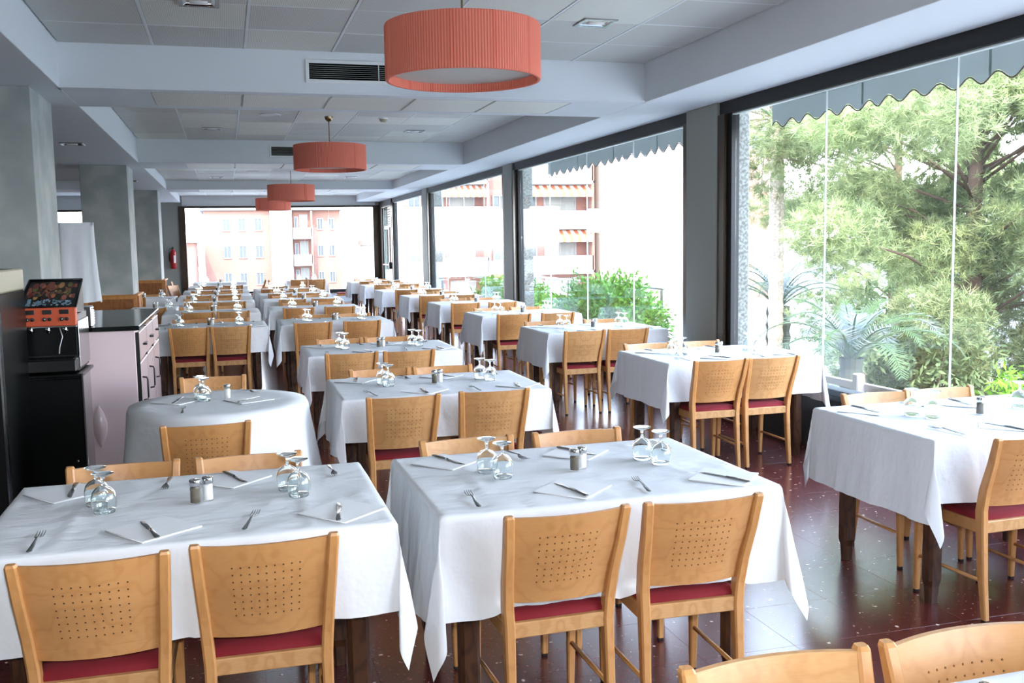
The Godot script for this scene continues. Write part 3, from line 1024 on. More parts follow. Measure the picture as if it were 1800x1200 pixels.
func make_knife() -> Node3D:
	var f := thing("knife", "knife", "knife", Vector3.ZERO, 0, "steel knives laid on the napkins")
	var s := st0(true)
	strip(s, [[0, 0.004, 0.105, 0.006, 0.0015], [0, 0.004, 0.098, 0.009, 0.0028], [0, 0.0045, 0.04, 0.0070, 0.0034], [0, 0.0045, 0.002, 0.0050, 0.0030]])
	put("handle", done(s), M["steel"], f)
	s = st0(true)
	strip(s, [[0, 0.0045, 0.004, 0.0050, 0.0022], [0.001, 0.003, -0.012, 0.0085, 0.001], [0.001, 0.002, -0.07, 0.0098, 0.0008], [-0.001, 0.002, -0.098, 0.0070, 0.0007], [-0.005, 0.002, -0.110, 0.0015, 0.0005]])
	put("blade", done(s), M["steel"], f)
	return f

func make_napkin() -> Node3D:
	var n := thing("napkin", "napkin", "napkin", Vector3.ZERO, 0, "white paper napkins")
	var s := st0()
	var h := 0.10
	for k in 4:
		cbox(s, Vector3(0.0008 * k, 0.0008 + k * 0.0011, -0.0006 * k), Vector3(2 * h, 0.0009, 2 * h), 0.0003)
	put("folded_sheet", done(s), M["napkin paper"], n)
	s = st0(true)
	tube(s, [Vector3(-h, 0.0024, -h), Vector3(-h, 0.0024, h)], 0.0017, 6)
	put("folded_edge", done(s), M["napkin paper"], n)
	return n

func make_goblet() -> Node3D:
	var g := thing("goblet", "glass", "glass", Vector3.ZERO, 0, "upturned stemmed glasses")
	var s := st0(true)
	lathe(s, [[0.0001, 0.0848], [0.0105, 0.0832], [0.0222, 0.0765], [0.0324, 0.0655], [0.0374, 0.049], [0.0376, 0.032], [0.0350, 0.014], [0.0316, 0.0004], [0.0322, 0.0], [0.0330, 0.0004], [0.0365, 0.014], [0.0392, 0.032], [0.0390, 0.050], [0.0340, 0.068], [0.0235, 0.0805], [0.0110, 0.0865], [0.0001, 0.0880]], 32)
	put("bowl", done(s), M["solid glass"], g)
	s = st0(true)
	lathe(s, [[0.0001, 0.0865], [0.0070, 0.088], [0.0060, 0.094], [0.0050, 0.100], [0.0055, 0.110], [0.0085, 0.116], [0.0001, 0.1185]], 20)
	put("stem", done(s), M["solid glass"], g)
	s = st0(true)
	lathe(s, [[0.0001, 0.1162], [0.010, 0.1170], [0.024, 0.1225], [0.0325, 0.1268], [0.0345, 0.1278], [0.0340, 0.1296], [0.020, 0.1290], [0.0001, 0.1284]], 32)
	put("foot", done(s), M["solid glass"], g)
	return g

func make_shaker(called: String, fill: String, group: String) -> Node3D:
	var g := thing(called, called, "shaker", Vector3.ZERO, 0, group)
	var s := st0(true)
	lathe(s, [[0.0001, 0.0], [0.0175, 0.0], [0.0185, 0.002], [0.0172, 0.030], [0.0168, 0.044], [0.0185, 0.050], [0.0165, 0.056], [0.0165, 0.066]], 20)
	put("glass_body", done(s), M["glass wall"], g)
	s = st0(true)
	lathe(s, [[0.0001, 0.0035], [0.0160, 0.004], [0.0158, 0.030], [0.0154, 0.044], [0.0168, 0.050], [0.0152, 0.055], [0.0001, 0.0565]], 20)
	put("contents", done(s), M[fill], g)
	s = st0(true)
	lathe(s, [[0.0172, 0.060], [0.0182, 0.062], [0.0182, 0.078], [0.0165, 0.0815], [0.0001, 0.0825]], 20)
	put("cap", done(s), M["chrome"], g)
	return g

# ================================================================ the tables and all that stands round and on them
func furnish() -> void:
	var mid := "of the middle row"
	var win := "of the window row"
	var col := "of the column row"
	# [x, depth, W, D, which, near chair x, far chair x, level of detail, near gap, far gap]
	var T := [
		[1.21, 1.065, 1.2, 0.88, "nearest table " + mid, [], [-0.21, 0.225], 2],
		[1.206, 3.398, 1.2, 0.88, "second table " + mid, [-0.24, 0.225], [-0.265, 0.235], 2],
		[1.181, 5.847, 1.2, 0.88, "third table " + mid, [-0.30, 0.23], [-0.24, 0.18], 2],
		[1.174, 8.088, 1.2, 0.88, "fourth table " + mid, [-0.30, 0.15], [-0.245, 0.17], 2],
		[1.13, 11.25, 1.2, 0.88, "fifth table " + mid, [-0.28, 0.25], [-0.15, 0.30], 2],
		[1.13, 13.85, 1.2, 0.88, "sixth table " + mid, [-0.25, 0.28], [-0.2, 0.25], 1],
		[1.13, 15.98, 1.2, 0.88, "seventh table " + mid, [-0.2, 0.28], [-0.25, 0.25], 1],
		[1.13, 17.95, 1.2, 0.88, "eighth table " + mid, [-0.28, 0.22], [-0.2, 0.25], 1],
		[1.10, 19.90, 1.2, 0.88, "ninth table " + mid, [-0.3, 0.22], [-0.2, 0.25], 1],
		[-0.137, 3.387, 1.2, 0.88, "nearest table " + col, [-0.245, 0.205], [-0.27, 0.19], 2],
		[-0.22, 11.15, 1.2, 0.88, "third table " + col, [-0.19, 0.225], [-0.2, 0.24], 2],
		[-0.22, 13.60, 1.2, 0.88, "fourth table " + col, [-0.15, 0.27], [-0.24, 0.2], 1],
		[-0.22, 15.85, 1.2, 0.88, "fifth table " + col, [-0.2, 0.27], [-0.26, 0.2], 1],
		[-0.22, 18.05, 1.2, 0.88, "sixth table " + col, [-0.27, 0.22], [-0.2, 0.25], 1],
		[-0.22, 20.0, 1.2, 0.88, "seventh table " + col, [-0.24, 0.27], [-0.2, 0.25], 1],
		[-0.20, 22.3, 1.2, 0.88, "eighth table " + col, [-0.2, 0.3], [], 1],
		[-0.18, 24.8, 1.2, 0.88, "farthest table " + col, [], [], 1],
		[3.404, 3.829, 1.2, 0.88, "nearest table " + win, [-0.29, 0.23], [-0.15, 0.25], 2],
		[3.492, 6.609, 1.2, 0.88, "second table " + win, [-0.29, 0.10], [-0.30, 0.12], 2],
		[3.440, 9.087, 1.2, 0.88, "third table " + win, [-0.31, 0.13], [-0.32, 0.32], 2],
		[3.40, 11.38, 1.2, 0.88, "fourth table " + win, [-0.26, 0.24], [-0.25, 0.22], 2],
		[3.40, 13.70, 1.2, 0.88, "fifth table " + win, [-0.28, 0.24], [-0.2, 0.25], 1],
		[3.35, 15.85, 1.2, 0.88, "sixth table " + win, [-0.27, 0.22], [-0.2, 0.25], 1],
		[3.26, 18.05, 1.2, 0.88, "seventh table " + win, [-0.20, 0.28], [-0.2, 0.25], 1],
		[3.30, 20.6, 1.2, 0.88, "eighth table " + win, [-0.24, 0.26], [-0.2, 0.25], 1],
		[3.27, 22.7, 1.2, 0.88, "ninth table " + win, [-0.24, 0.26], [-0.2, 0.25], 1],
		[1.86, 24.8, 0.95, 0.80, "table before the far window, middle row", [-0.2, 0.2], [], 1],
		[-1.42, 17.9, 1.1, 0.80, "table between the second and third columns", [-0.1], [0.2], 1],
		[-1.02, 14.75, 0.62, 0.76, "small table beside the second column", [0.0], [], 1],
	]
	var chair := make_chair()
	var table := make_table(1.2, 0.88)
	var fork := make_fork()
	var knife := make_knife()
	var napkin := make_napkin()
	var goblet := make_goblet()
	var salt := make_shaker("salt_shaker", "salt", "salt shakers with chrome caps")
	var pepper := make_shaker("pepper_shaker", "pepper", "pepper shakers with chrome caps")
	var first := {}
	var lay := func(src: Node3D, label: String, at: Vector3, turn: float) -> Node3D:
		if not first.has(src):
			first[src] = true
			src.position = at
			src.rotation.y = turn
			src.set_meta("label", label)
			return src
		return copy(src, label, at, turn)
	var seat := func(at: Vector3, turn: float, label: String) -> void:
		var c: Node3D = lay.call(chair, label, at, turn)
		c.get_node("backrest").material_override = M["beech %d" % (rng.randi() % 3)]
	var ring := 0
	for e in T:
		var x: float = e[0]
		var z: float = e[1]
		var W: float = e[2]
		var D: float = e[3]
		var which: String = e[4]
		ring += 1
		var turn := rng.randf_range(-0.012, 0.012)
		var tb: Node3D
		if W == 1.2: tb = lay.call(table, "", Vector3(x, 0, -z), turn)
		else:
			tb = make_table(W, D)
			tb.position = Vector3(x, 0, -z)
		tag(tb, "dark wooden table under a white cloth, " + which, "table")
		var seats := []
		var side_word := func(dx: float, many: int) -> String:
			return "single" if many == 1 else "column-side" if dx < 0 else "window-side"
		for dx in e[5]:
			seats.append([dx, 1.0])
			seat.call(Vector3(x + dx + rng.randf_range(-0.01, 0.01), 0, -z + D / 2 - 0.085 + rng.randf_range(-0.01, 0.015)), rng.randf_range(-0.03, 0.03), "beech chair, near side, %s place, %s" % [side_word.call(dx, e[5].size()), which])
		for dx in e[6]:
			seats.append([dx, -1.0])
			seat.call(Vector3(x + dx + rng.randf_range(-0.01, 0.01), 0, -z - D / 2 + 0.135 + rng.randf_range(-0.01, 0.01)), PI + rng.randf_range(-0.03, 0.03), "beech chair, far side, %s place, %s" % [side_word.call(dx, e[6].size()), which])
		var cl := put("tablecloth", cloth_mesh(W, D, (0.365 if ring == 2 else 0.335), (0.345 if ring == 2 else 0.255), seats, 100 + ring * 7, z < 7.0), M["white linen"], null, Vector3(x, 0, -z))
		cl.rotation.y = turn
		tag(cl, "white tablecloth with hanging corners over the " + which, "tablecloth", "white tablecloths")
		var top := 0.7555
		if e[7] == 2:
			# [fork x, napkin x, z sign]
			for q in [[-0.44, -0.11, 1.0, "near column-side"], [0.16, 0.46, 1.0, "near window-side"], [-0.12, -0.43, -1.0, "far column-side"], [0.47, 0.11, -1.0, "far window-side"]]:
				if z < 2.0 and q[2] > 0: continue
				var s: float = q[2]
				var j := func() -> float: return rng.randf_range(-0.02, 0.02)
				var t0 := 0.0 if s > 0 else PI
				var fx: float = x + q[0] + j.call()
				var nx: float = x + q[1] + j.call()
				lay.call(fork, "steel fork, %s place, %s" % [q[3], which], Vector3(fx, top + 0.001, -z + s * 0.305 + j.call()), t0 + rng.randf_range(-0.22, 0.22))
				var nz: float = -z + s * 0.275 + j.call()
				lay.call(napkin, "white paper napkin under a knife, %s place, %s" % [q[3], which], Vector3(nx, top, nz), PI / 4 + rng.randf_range(-0.15, 0.15))
				lay.call(knife, "steel knife on a napkin, %s place, %s" % [q[3], which], Vector3(nx - 0.01 * s + j.call() * 0.5, top + 0.0045, nz + s * 0.02), t0 + rng.randf_range(-0.2, 0.45))
		for q in [[-0.30, "column-side"], [0.32, "window-side"]]:
			if W < 0.7 and q[0] < 0: continue
			for k in 2:
				var gx: float = x + (q[0] if W > 1.0 else q[0] * 0.6) + rng.randf_range(-0.012, 0.012) + (0.018 if k == 0 else -0.012)
				lay.call(goblet, "upturned stemmed glass, %s pair, %s one, %s" % [q[1], "nearer" if k == 0 else "farther", which], Vector3(gx, top, -z + (0.045 if k == 0 else -0.055) - 0.02), rng.randf() * 3.0)
		lay.call(pepper, "pepper shaker with chrome cap, " + which, Vector3(x + 0.020 - 0.018, top, -z - 0.005 + 0.015), 0.0)
		lay.call(salt, "salt shaker with chrome cap, " + which, Vector3(x + 0.020 + 0.022, top, -z - 0.005 - 0.012), 0.0)
	# round table beside the counter
	var rx := -0.075
	var rz := 5.60
	var rt := thing("round_table", "round table under a white cloth beside the pink counter", "table", Vector3(rx, 0, -rz))
	var s := st0()
	lathe(s, [[0.46, 0.718], [0.465, 0.722], [0.465, 0.745], [0.46, 0.748]], 48, Vector3.ZERO, true)
	put("tabletop", done(s), M["dark wood"], rt)
	s = st0(true)
	lathe(s, [[0.045, 0.04], [0.045, 0.70], [0.12, 0.718]], 20)
	put("pedestal", done(s), M["dark wood"], rt)
	s = st0()
	for k in 4:
		cbox(s, Basis(Vector3.UP, k * PI / 2) * Vector3(0.16, 0.03, 0), Vector3(0.32, 0.05, 0.06), 0.01, Basis(Vector3.UP, k * PI / 2))
	put("foot_cross", done(s), M["dark wood"], rt)
	var rcl := put("tablecloth", round_cloth(0.47, 0.36), M["white linen"], null, Vector3(rx, 0, -rz))
	tag(rcl, "white cloth falling in folds over the round table", "tablecloth", "white tablecloths")
	seat.call(Vector3(-0.14, 0, -rz + 0.60), 0.05, "beech chair, its back towards the camera, at the round table")
	seat.call(Vector3(-0.11, 0, -rz - 0.60), PI + 0.03, "beech chair at the far side of the round table")
	var rtop := 0.7545
	lay.call(napkin, "white paper napkin, window side of the round table", Vector3(rx + 0.16, rtop, -rz + 0.0), 0.5)
	lay.call(knife, "steel knife on a napkin, window side of the round table", Vector3(rx + 0.16, rtop + 0.0045, -rz + 0.01), -0.6)
	lay.call(napkin, "white paper napkin, column side of the round table", Vector3(rx - 0.22, rtop, -rz - 0.10), 0.9)
	lay.call(knife, "steel knife on a napkin, column side of the round table", Vector3(rx - 0.22, rtop + 0.0045, -rz - 0.10), 2.9)
	lay.call(fork, "steel fork at the near side of the round table", Vector3(rx - 0.18, rtop + 0.001, -rz + 0.24), 0.0)
	lay.call(fork, "steel fork at the far side of the round table", Vector3(rx + 0.16, rtop + 0.001, -rz - 0.34), PI + 0.5)
	lay.call(goblet, "upturned stemmed glass, nearer one, round table", Vector3(rx - 0.08, rtop, -rz - 0.06), 0.3)
	lay.call(goblet, "upturned stemmed glass, farther one, round table", Vector3(rx - 0.10, rtop, -rz - 0.14), 0.3)
	lay.call(salt, "salt shaker with chrome cap, round table", Vector3(rx + 0.045, rtop, -rz - 0.10), 0.0)
	# side-on chairs near the far end
	for e in [[-1.04, 24.9, -PI / 2, "beech chair turned sideways at the column end of the farthest table"], [-0.93, 22.4, -PI / 2 - 0.5, "beech chair turned sideways at the column end of the eighth table"], [0.62, 24.9, PI / 2, "beech chair turned sideways at the window end of the farthest table"], [1.22, 24.7, -PI / 2, "beech chair at the column end of the far window table"], [2.75, 24.2, PI / 2, "beech chair turned sideways beside the far window table, middle row"]]:
		seat.call(Vector3(e[0], 0, -e[1]), e[2], e[3])

# ================================================================ counter, dispenser, fridge, covered screen
func bar() -> void:
	# pink serving counter: end panel faces the camera, drawers and doors face the room
	var z0 := 6.90
	var z1 := 8.80
	var x0 := -1.25
	var x1 := -0.585
	var c := thing("counter", "pale pink serving counter with black stone top and black handles", "counter", Vector3((x0 + x1) * 0.5, 0, -(z0 + z1) * 0.5))
	var o := -c.position
	put("body", span(Vector3(x0, 0.06, -z0) + o, Vector3(x1 - 0.02, 1.065, -z1) + o, 0.004), M["pink laminate"], c)
	put("plinth", span(Vector3(x0 + 0.03, 0, -z0 - 0.03) + o, Vector3(x1 - 0.05, 0.06, -z1) + o, 0.003), M["black plastic"], c)
	put("worktop", span(Vector3(x0 - 0.01, 1.065, -z0 + 0.02) + o, Vector3(x1 + 0.012, 1.095, -z1) + o, 0.004), M["black granite"], c)
	var s := st0()
	var zz := z0 + 0.02
	for k in 3:
		var za := z0 + 0.03 + k * 0.62
		var zb := za + 0.60
		var dr := put("drawer", span(Vector3(x1 - 0.02, 0.86, -za) + o, Vector3(x1 + 0.004, 1.045, -zb) + o, 0.003), M["pink laminate"], c)
		put("handle", span(Vector3(x1 + 0.004, 0.94, -(za + zb) * 0.5 + 0.06) + o, Vector3(x1 + 0.034, 0.955, -(za + zb) * 0.5 - 0.06) + o, 0.004), M["black plastic"], dr)
		var dd := put("door", span(Vector3(x1 - 0.02, 0.09, -za) + o, Vector3(x1 + 0.004, 0.84, -zb) + o, 0.003), M["pink laminate"], c)
		s = st0(true)
		var hz := -(za + 0.09)
		tube(s, [Vector3(x1 + 0.0, 0.58, hz) + o, Vector3(x1 + 0.03, 0.585, hz) + o, Vector3(x1 + 0.036, 0.60, hz) + o, Vector3(x1 + 0.036, 0.72, hz) + o, Vector3(x1 + 0.03, 0.735, hz) + o, Vector3(x1, 0.74, hz) + o], 0.006, 8)
		put("handle", done(s), M["black plastic"], dd)
		s = st0()
		cbox(s, Vector3(x1 - 0.008, 0.55, -za + 0.008) + o, Vector3(0.024, 1.0, 0.014), 0.001)
		put("edge_strip", done(s), M["black plastic"], c)
	# corner post with the leaf-shaped moulding
	put("corner_post", span(Vector3(-0.96, 0.06, -z0 + 0.012) + o, Vector3(-0.90, 1.05, -z0) + o, 0.005), M["pink laminate"], c)
	s = st0(true)
	var rs := []
	for k in 13:
		var t := k / 12.0
		var w := maxf(0.0008, 0.045 * sin(PI * t))
		rs.append(ring8(Vector3(-0.85, 0.30 + 0.28 * t, -z0 + 0.004) + o, w, 0.012 * sin(PI * t) + 0.001, 0.0002))
	loft(s, rs)
	put("leaf_moulding", done(s), M["pink laminate"], c)
	# drinks dispenser stand
	var st := thing("dispenser_stand", "black steel cabinet under the drinks dispenser", "cabinet", Vector3(-1.02, 0, -6.36))
	put("body", span(Vector3(-0.178, 0.08, -0.16), Vector3(0.174, 0.86, 0.14), 0.004), M["black steel"], st)
	put("side_panel", span(Vector3(0.174, 0.08, -0.16), Vector3(0.179, 0.86, 0.14), 0.001), M["stainless"], st)
	put("door", span(Vector3(-0.172, 0.10, 0.14), Vector3(0.172, 0.85, 0.162), 0.004), M["black steel"], st)
	put("edge_trim", span(Vector3(0.172, 0.08, 0.13), Vector3(0.182, 0.875, 0.166), 0.001), M["stainless"], st)
	put("top_plate", span(Vector3(-0.182, 0.86, -0.30), Vector3(0.182, 0.878, 0.165), 0.003), M["black steel"], st)
	put("lock", bmesh(Vector3(0.012, 0.012, 0.01), 0.002), M["chrome"], st, Vector3(0.125, 0.36, 0.165))
	for a in [-1, 1]:
		for b in [-1, 1]:
			put("foot", bmesh(Vector3(0.04, 0.08, 0.04), 0.003), M["black plastic"], st, Vector3(a * 0.14, 0.04, b * 0.12))
	# dispenser
	var d := thing("drinks_dispenser", "black drinks dispenser with orange panel and fruit picture on top", "dispenser", Vector3(-1.025, 0.878, -6.50))
	put("body", span(Vector3(-0.15, 0.0, -0.26), Vector3(0.150, 0.345, 0.16), 0.005), M["black plastic"], d)
	put("side_plate", span(Vector3(0.150, 0.02, -0.26), Vector3(0.158, 0.30, 0.165), 0.002), M["stainless"], d)
	put("splash_plate", span(Vector3(-0.145, 0.10, 0.16), Vector3(0.145, 0.265, 0.166), 0.002), M["black steel"], d)
	var dt := put("drip_tray", span(Vector3(-0.165, 0.012, 0.14), Vector3(0.150, 0.085, 0.30), 0.006), M["black plastic"], d)
	s = st0()
	for k in 14:
		cbox(s, Vector3(-0.0075, 0.088, 0.155 + k * 0.0105), Vector3(0.29, 0.006, 0.004), 0.001)
	put("drip_grid", done(s), M["black steel"], dt)
	put("front_panel", span(Vector3(-0.165, 0.275, 0.14), Vector3(0.152, 0.385, 0.20), 0.006), M["orange panel"], d)
	put("panel_trim", span(Vector3(-0.165, 0.268, 0.145), Vector3(0.152, 0.276, 0.203), 0.001), M["stainless"], d)
	for k in 3:
		var bx := -0.098 + k * 0.093
		put("display", bmesh(Vector3(0.052, 0.026, 0.008), 0.002), M["black plastic"], d, Vector3(bx, 0.360, 0.200))
		for q in [-0.014, 0.014]:
			s = st0()
			lathe(s, [[0.011, 0.0], [0.011, 0.012], [0.001, 0.013]], 14)
			var kb := put("knob", done(s), M["black plastic"], d, Vector3(bx + q, 0.318, 0.198))
			kb.rotation.x = PI / 2
			if q < 0: put("knob_cap", bmesh(Vector3(0.008, 0.004, 0.008), 0.001), M["chrome"], kb, Vector3(0, 0.014, 0))
		s = st0(true)
		tube(s, [Vector3(bx, 0.285, 0.185), Vector3(bx, 0.235, 0.185)], 0.011, 12)
		tube(s, [Vector3(bx - 0.016, 0.262, 0.196), Vector3(bx + 0.016, 0.247, 0.196)], 0.006, 8)
		put("tap", done(s), M["chrome"], d)
	s = st0(true)
	tube(s, [Vector3(0.055, 0.265, 0.175), Vector3(0.068, 0.21, 0.178), Vector3(0.050, 0.15, 0.178), Vector3(0.045, 0.11, 0.178)], 0.003, 6)
	put("hose", done(s), M["label white"], d)
	# sloping top with the fruit picture
	s = st0()
	var A := Vector3(-0.165, 0.385, 0.19)
	var B := Vector3(0.152, 0.385, 0.19)
	var C := Vector3(0.150, 0.535, -0.16)
	var E := Vector3(-0.150, 0.535, -0.16)
	quad(s, A, B, C, E)
	quad(s, A, E, E + Vector3(0, -0.2, 0), A + Vector3(0, -0.03, -0.02))
	quad(s, B, B + Vector3(0, -0.03, -0.02), C + Vector3(0, -0.2, 0), C)
	quad(s, E, C, C + Vector3(0, -0.2, 0), E + Vector3(0, -0.2, 0))
	put("sloping_lid", done(s), M["black plastic"], d)
	var pm := mat("fruit picture", Color.WHITE, 0.3)
	pm.albedo_texture = fruit_picture()
	var ps := SurfaceTool.new()
	ps.begin(Mesh.PRIMITIVE_TRIANGLES)
	var nn := (B - A).cross(E - A).normalized() * 0.002
	var pts := [A.lerp(C, 0.06) + nn, B.lerp(E, 0.06) + nn, C.lerp(A, 0.06) + nn, E.lerp(B, 0.06) + nn]
	var uv := [Vector2(0, 1), Vector2(1, 1), Vector2(1, 0), Vector2(0, 0)]
	for i in [0, 2, 1, 0, 3, 2]:
		ps.set_uv(uv[i])
		ps.add_vertex(pts[i])
	ps.generate_normals()
	put("fruit_picture", ps.commit(), pm, d)
	s = st0(true)
	tube(s, [A + nn * 2, E + nn * 2], 0.006, 6)
	tube(s, [B + nn * 2, C + nn * 2], 0.006, 6)
	tube(s, [C + nn * 2, E + nn * 2], 0.007, 6)
	put("lid_rim", done(s), M["black plastic"], d)
	# louvred chrome box beside it
	var gb := thing("napkin_holder", "shiny ribbed metal holder on the counter beside the dispenser", "holder", Vector3(-0.92, 1.095, -7.02))
	put("body", span(Vector3(-0.05, 0, -0.06), Vector3(0.05, 0.135, 0.06), 0.006), M["stainless"], gb)
	s = st0()
	for k in 7:
		cbox(s, Vector3(0.052, 0.018 + k * 0.017, 0), Vector3(0.006, 0.007, 0.11), 0.001)
	put("rib", done(s), M["chrome"], gb)
	# tall dark fridge at the edge of the picture
	var f := thing("fridge", "tall dark fridge with cream top at the edge beside the dispenser", "fridge", Vector3(-1.44, 0, -5.90))
	put("body", span(Vector3(-0.33, 0.03, -0.33), Vector3(0.31, 1.38, 0.33), 0.008), M["black steel"], f)
	put("door", span(Vector3(-0.325, 0.05, 0.33), Vector3(0.305, 1.37, 0.365), 0.008), M["black plastic"], f)
	put("top_panel", span(Vector3(-0.33, 1.38, -0.33), Vector3(0.31, 1.50, 0.345), 0.008), M["cream"], f)
	put("handle", span(Vector3(0.24, 0.7, 0.365), Vector3(0.26, 1.1, 0.395), 0.006), M["black steel"], f)
	put("base", span(Vector3(-0.3, 0, -0.3), Vector3(0.28, 0.03, 0.3), 0.003), M["black plastic"], f)
	# screen under a white sheet, on a slim stand behind the first column
	var w := thing("covered_screen", "upright screen draped in a creased white sheet behind the nearest column", "screen", Vector3(-1.34, 0, -10.0))
	s = st0(true)
	var gu := 14
	var rows := []
	for i in 13:
		var v := i / 12.0
		var y := lerpf(1.85, 1.12, v)
		var hw := 0.15 + 0.03 * v * v
		var hd := 0.03 + 0.03 * v
		var g := PackedVector3Array()
		for j in 40:
			var t := j / 40.0
			var k := t * 4.0
			var q: Vector2
			if k < 1: q = Vector2(hw, lerpf(hd, -hd, k))
			elif k < 2: q = Vector2(lerpf(hw, -hw, k - 1), -hd)
			elif k < 3: q = Vector2(-hw, lerpf(-hd, hd, k - 2))
			else: q = Vector2(lerpf(-hw, hw, k - 3), hd)
			var rip := 0.010 * v * sin(t * TAU * 9.0 + 0.6)
			var diag := 0.008 * exp(-pow((q.x + 0.10 - 0.28 * v) / 0.018, 2.0)) if k >= 3 else 0.0
			g.append(Vector3(q.x + rip * 0.5, y - (0.02 * absf(sin(t * 9.0)) * v if i == 12 else 0.0), q.y + (rip + diag) * (1.0 if q.y > 0 else -1.0)))
		rows.append(g)
	rows.reverse()
	loft(s, rows, false)
	var top: PackedVector3Array = rows[-1]
	for j in range(1, 39): tri(s, top[0], top[j], top[j + 1])
	put("sheet", done(s), M["white sheet"], w)
	put("screen_board", span(Vector3(-0.13, 1.15, -0.015), Vector3(0.13, 1.84, 0.015), 0.004), M["black plastic"], w)
	s = st0(true)
	tube(s, [Vector3(-0.06, 0.02, 0), Vector3(-0.06, 1.2, 0)], 0.018, 10)
	lathe(s, [[0.18, 0.0], [0.18, 0.012], [0.03, 0.03]], 20, Vector3(-0.06, 0, 0), true)
	put("stand", done(s), M["black steel"], w)

func fruit_picture() -> ImageTexture:
	var im := Image.create(256, 128, false, Image.FORMAT_RGB8)
	im.fill(Color(0.03, 0.05, 0.03))
	var g := RandomNumberGenerator.new()
	g.seed = 4
	for i in 60:
		im.fill_rect(Rect2i(g.randi_range(0, 240), g.randi_range(92, 122), g.randi_range(6, 18), g.randi_range(4, 12)), Color(0.30, 0.42, 0.50).lerp(Color(0.55, 0.66, 0.72), g.randf()))
	var cs := [Color(0.50, 0.26, 0.10), Color(0.52, 0.40, 0.16), Color(0.40, 0.13, 0.11), Color(0.36, 0.38, 0.14), Color(0.50, 0.25, 0.20), Color(0.08, 0.14, 0.06), Color(0.04, 0.07, 0.04)]
	for i in 70:
		var c := Vector2(g.randi_range(6, 250), g.randi_range(14, 88))
		var rad := g.randi_range(8, 17)
		var col: Color = cs[g.randi() % 7]
		for y in range(maxi(0, int(c.y) - rad), mini(128, int(c.y) + rad)):
			for x in range(maxi(0, int(c.x) - rad), mini(256, int(c.x) + rad)):
				var d := Vector2(x, y).distance_to(c) / rad
				if d < 1.0: im.set_pixel(x, y, col if d > 0.8 or i % 3 else col.lerp(Color(0.9, 0.6, 0.4), 0.4 + 0.2 * sin(atan2(y - c.y, x - c.x) * 8.0)))
	return ImageTexture.create_from_image(im)

# ================================================================ outside
const GY := -3.4

func outside() -> void:
	var g := put("ground", span(Vector3(-120, GY - 0.5, 40), Vector3(160, GY, -260)), M["street"])
	tag(g, "pale sunlit street and yard below the windows", "ground", "", "structure")
	blocks()
	# trees
	pine("tall bushy pine filling the largest window", Vector3(10.3, GY, -11.8), 5.5, 3.3, 72, 1)
	pine("second pine behind, towards the edge of the largest window", Vector3(13.6, GY, -9.6), 6.4, 3.6, 85, 2)
	pine("pine standing farther off above the date palm", Vector3(14.5, GY, -19.0), 6.2, 3.1, 40, 3)
	palm("tall date palm with pale trunk outside the largest window", Vector3(8.45, GY, -14.0), 6.9, 1.9, 26, 0.105, true, 5)
	palm("low green palm behind the date palm trunk", Vector3(9.35, GY, -15.4), 3.8, 1.5, 22, 0.2, false, 6)
	palm("squat palm with arching fronds above the fence", Vector3(6.35, GY, -9.0), 3.72, 1.2, 20, 0.12, false, 8)
	shrub("grey green olive bush beside the squat palm", Vector3(8.7, GY, -11.0), Vector3(1.3, 1.2, 1.1), 3.1, 900, Color(0.38, 0.43, 0.29), 12)
	shrub("dark green hedge outside the second window", Vector3(5.75, -0.3, -14.6), Vector3(0.95, 0.75, 0.9), 0.55, 1400, Color(0.27, 0.42, 0.16), 13)
	shrub("low green hedge outside the third window", Vector3(5.9, -0.3, -20.5), Vector3(0.6, 0.55, 2.2), 0.55, 1300, Color(0.27, 0.42, 0.16), 14)
	shrub("ivy covered trunk at the edge of the largest window", Vector3(8.3, GY, -8.9), Vector3(0.28, 1.8, 0.28), 1.6, 700, Color(0.40, 0.56, 0.18), 15)
	shrub("leafy dark bush low at the edge of the largest window", Vector3(10.6, GY, -9.0), Vector3(1.2, 1.0, 1.0), 2.4, 900, Color(0.30, 0.38, 0.20), 16)
	# terrace slab that carries the hedges
	var t := put("terrace", span(Vector3(4.55, GY, -9.4), Vector3(7.2, -0.3, -26.0), 0.01), M["white wall"])
	tag(t, "white terrace along the second and third windows", "terrace", "", "structure")
	var rl := thing("terrace_railing", "glass terrace railing with steel posts outside the third window", "railing", Vector3(7.1, -0.3, -15.4))
	for k in 5:
		put("post", span(Vector3(-0.02, 0, -k * 2.4 - 0.02), Vector3(0.02, 1.05, -k * 2.4 + 0.02), 0.004), M["steel"], rl)
		if k < 4: put("pane", span(Vector3(-0.005, 0.08, -k * 2.4 - 0.05), Vector3(0.005, 1.0, -k * 2.4 - 2.35)), M["window glass"], rl)
	var s := st0(true)
	tube(s, [Vector3(0, 1.07, 0.05), Vector3(0, 1.07, -9.7)], 0.022, 8)
	put("handrail", done(s), M["steel"], rl)
	# white rail fence below the squat palm
	var f := thing("rail_fence", "pale wooden rail fence below the squat palm", "fence", Vector3(5.3, -0.6, -8.4))
	var dir := Vector3(0.06, 0, 2.9)
	for k in 4:
		var p := dir * (k / 3.0)
		put("post", bmesh(Vector3(0.08, 1.0, 0.08), 0.01), M["cream wall"], f, p + Vector3(0, 0.5, 0))
	for k in 3:
		s = st0()
		cbox(s, dir * 0.5 + Vector3(0.05, 0.40 + 0.24 * k, 0), Vector3(0.035, 0.07, dir.length()), 0.008, Basis(Vector3.UP, 0.02))
		put("rail", done(s), M["cream wall"], f)
	put("footing", span(Vector3(-0.1, GY + 0.6, 0.15), Vector3(0.18, 0, 3.1), 0.01), M["white wall"], f)

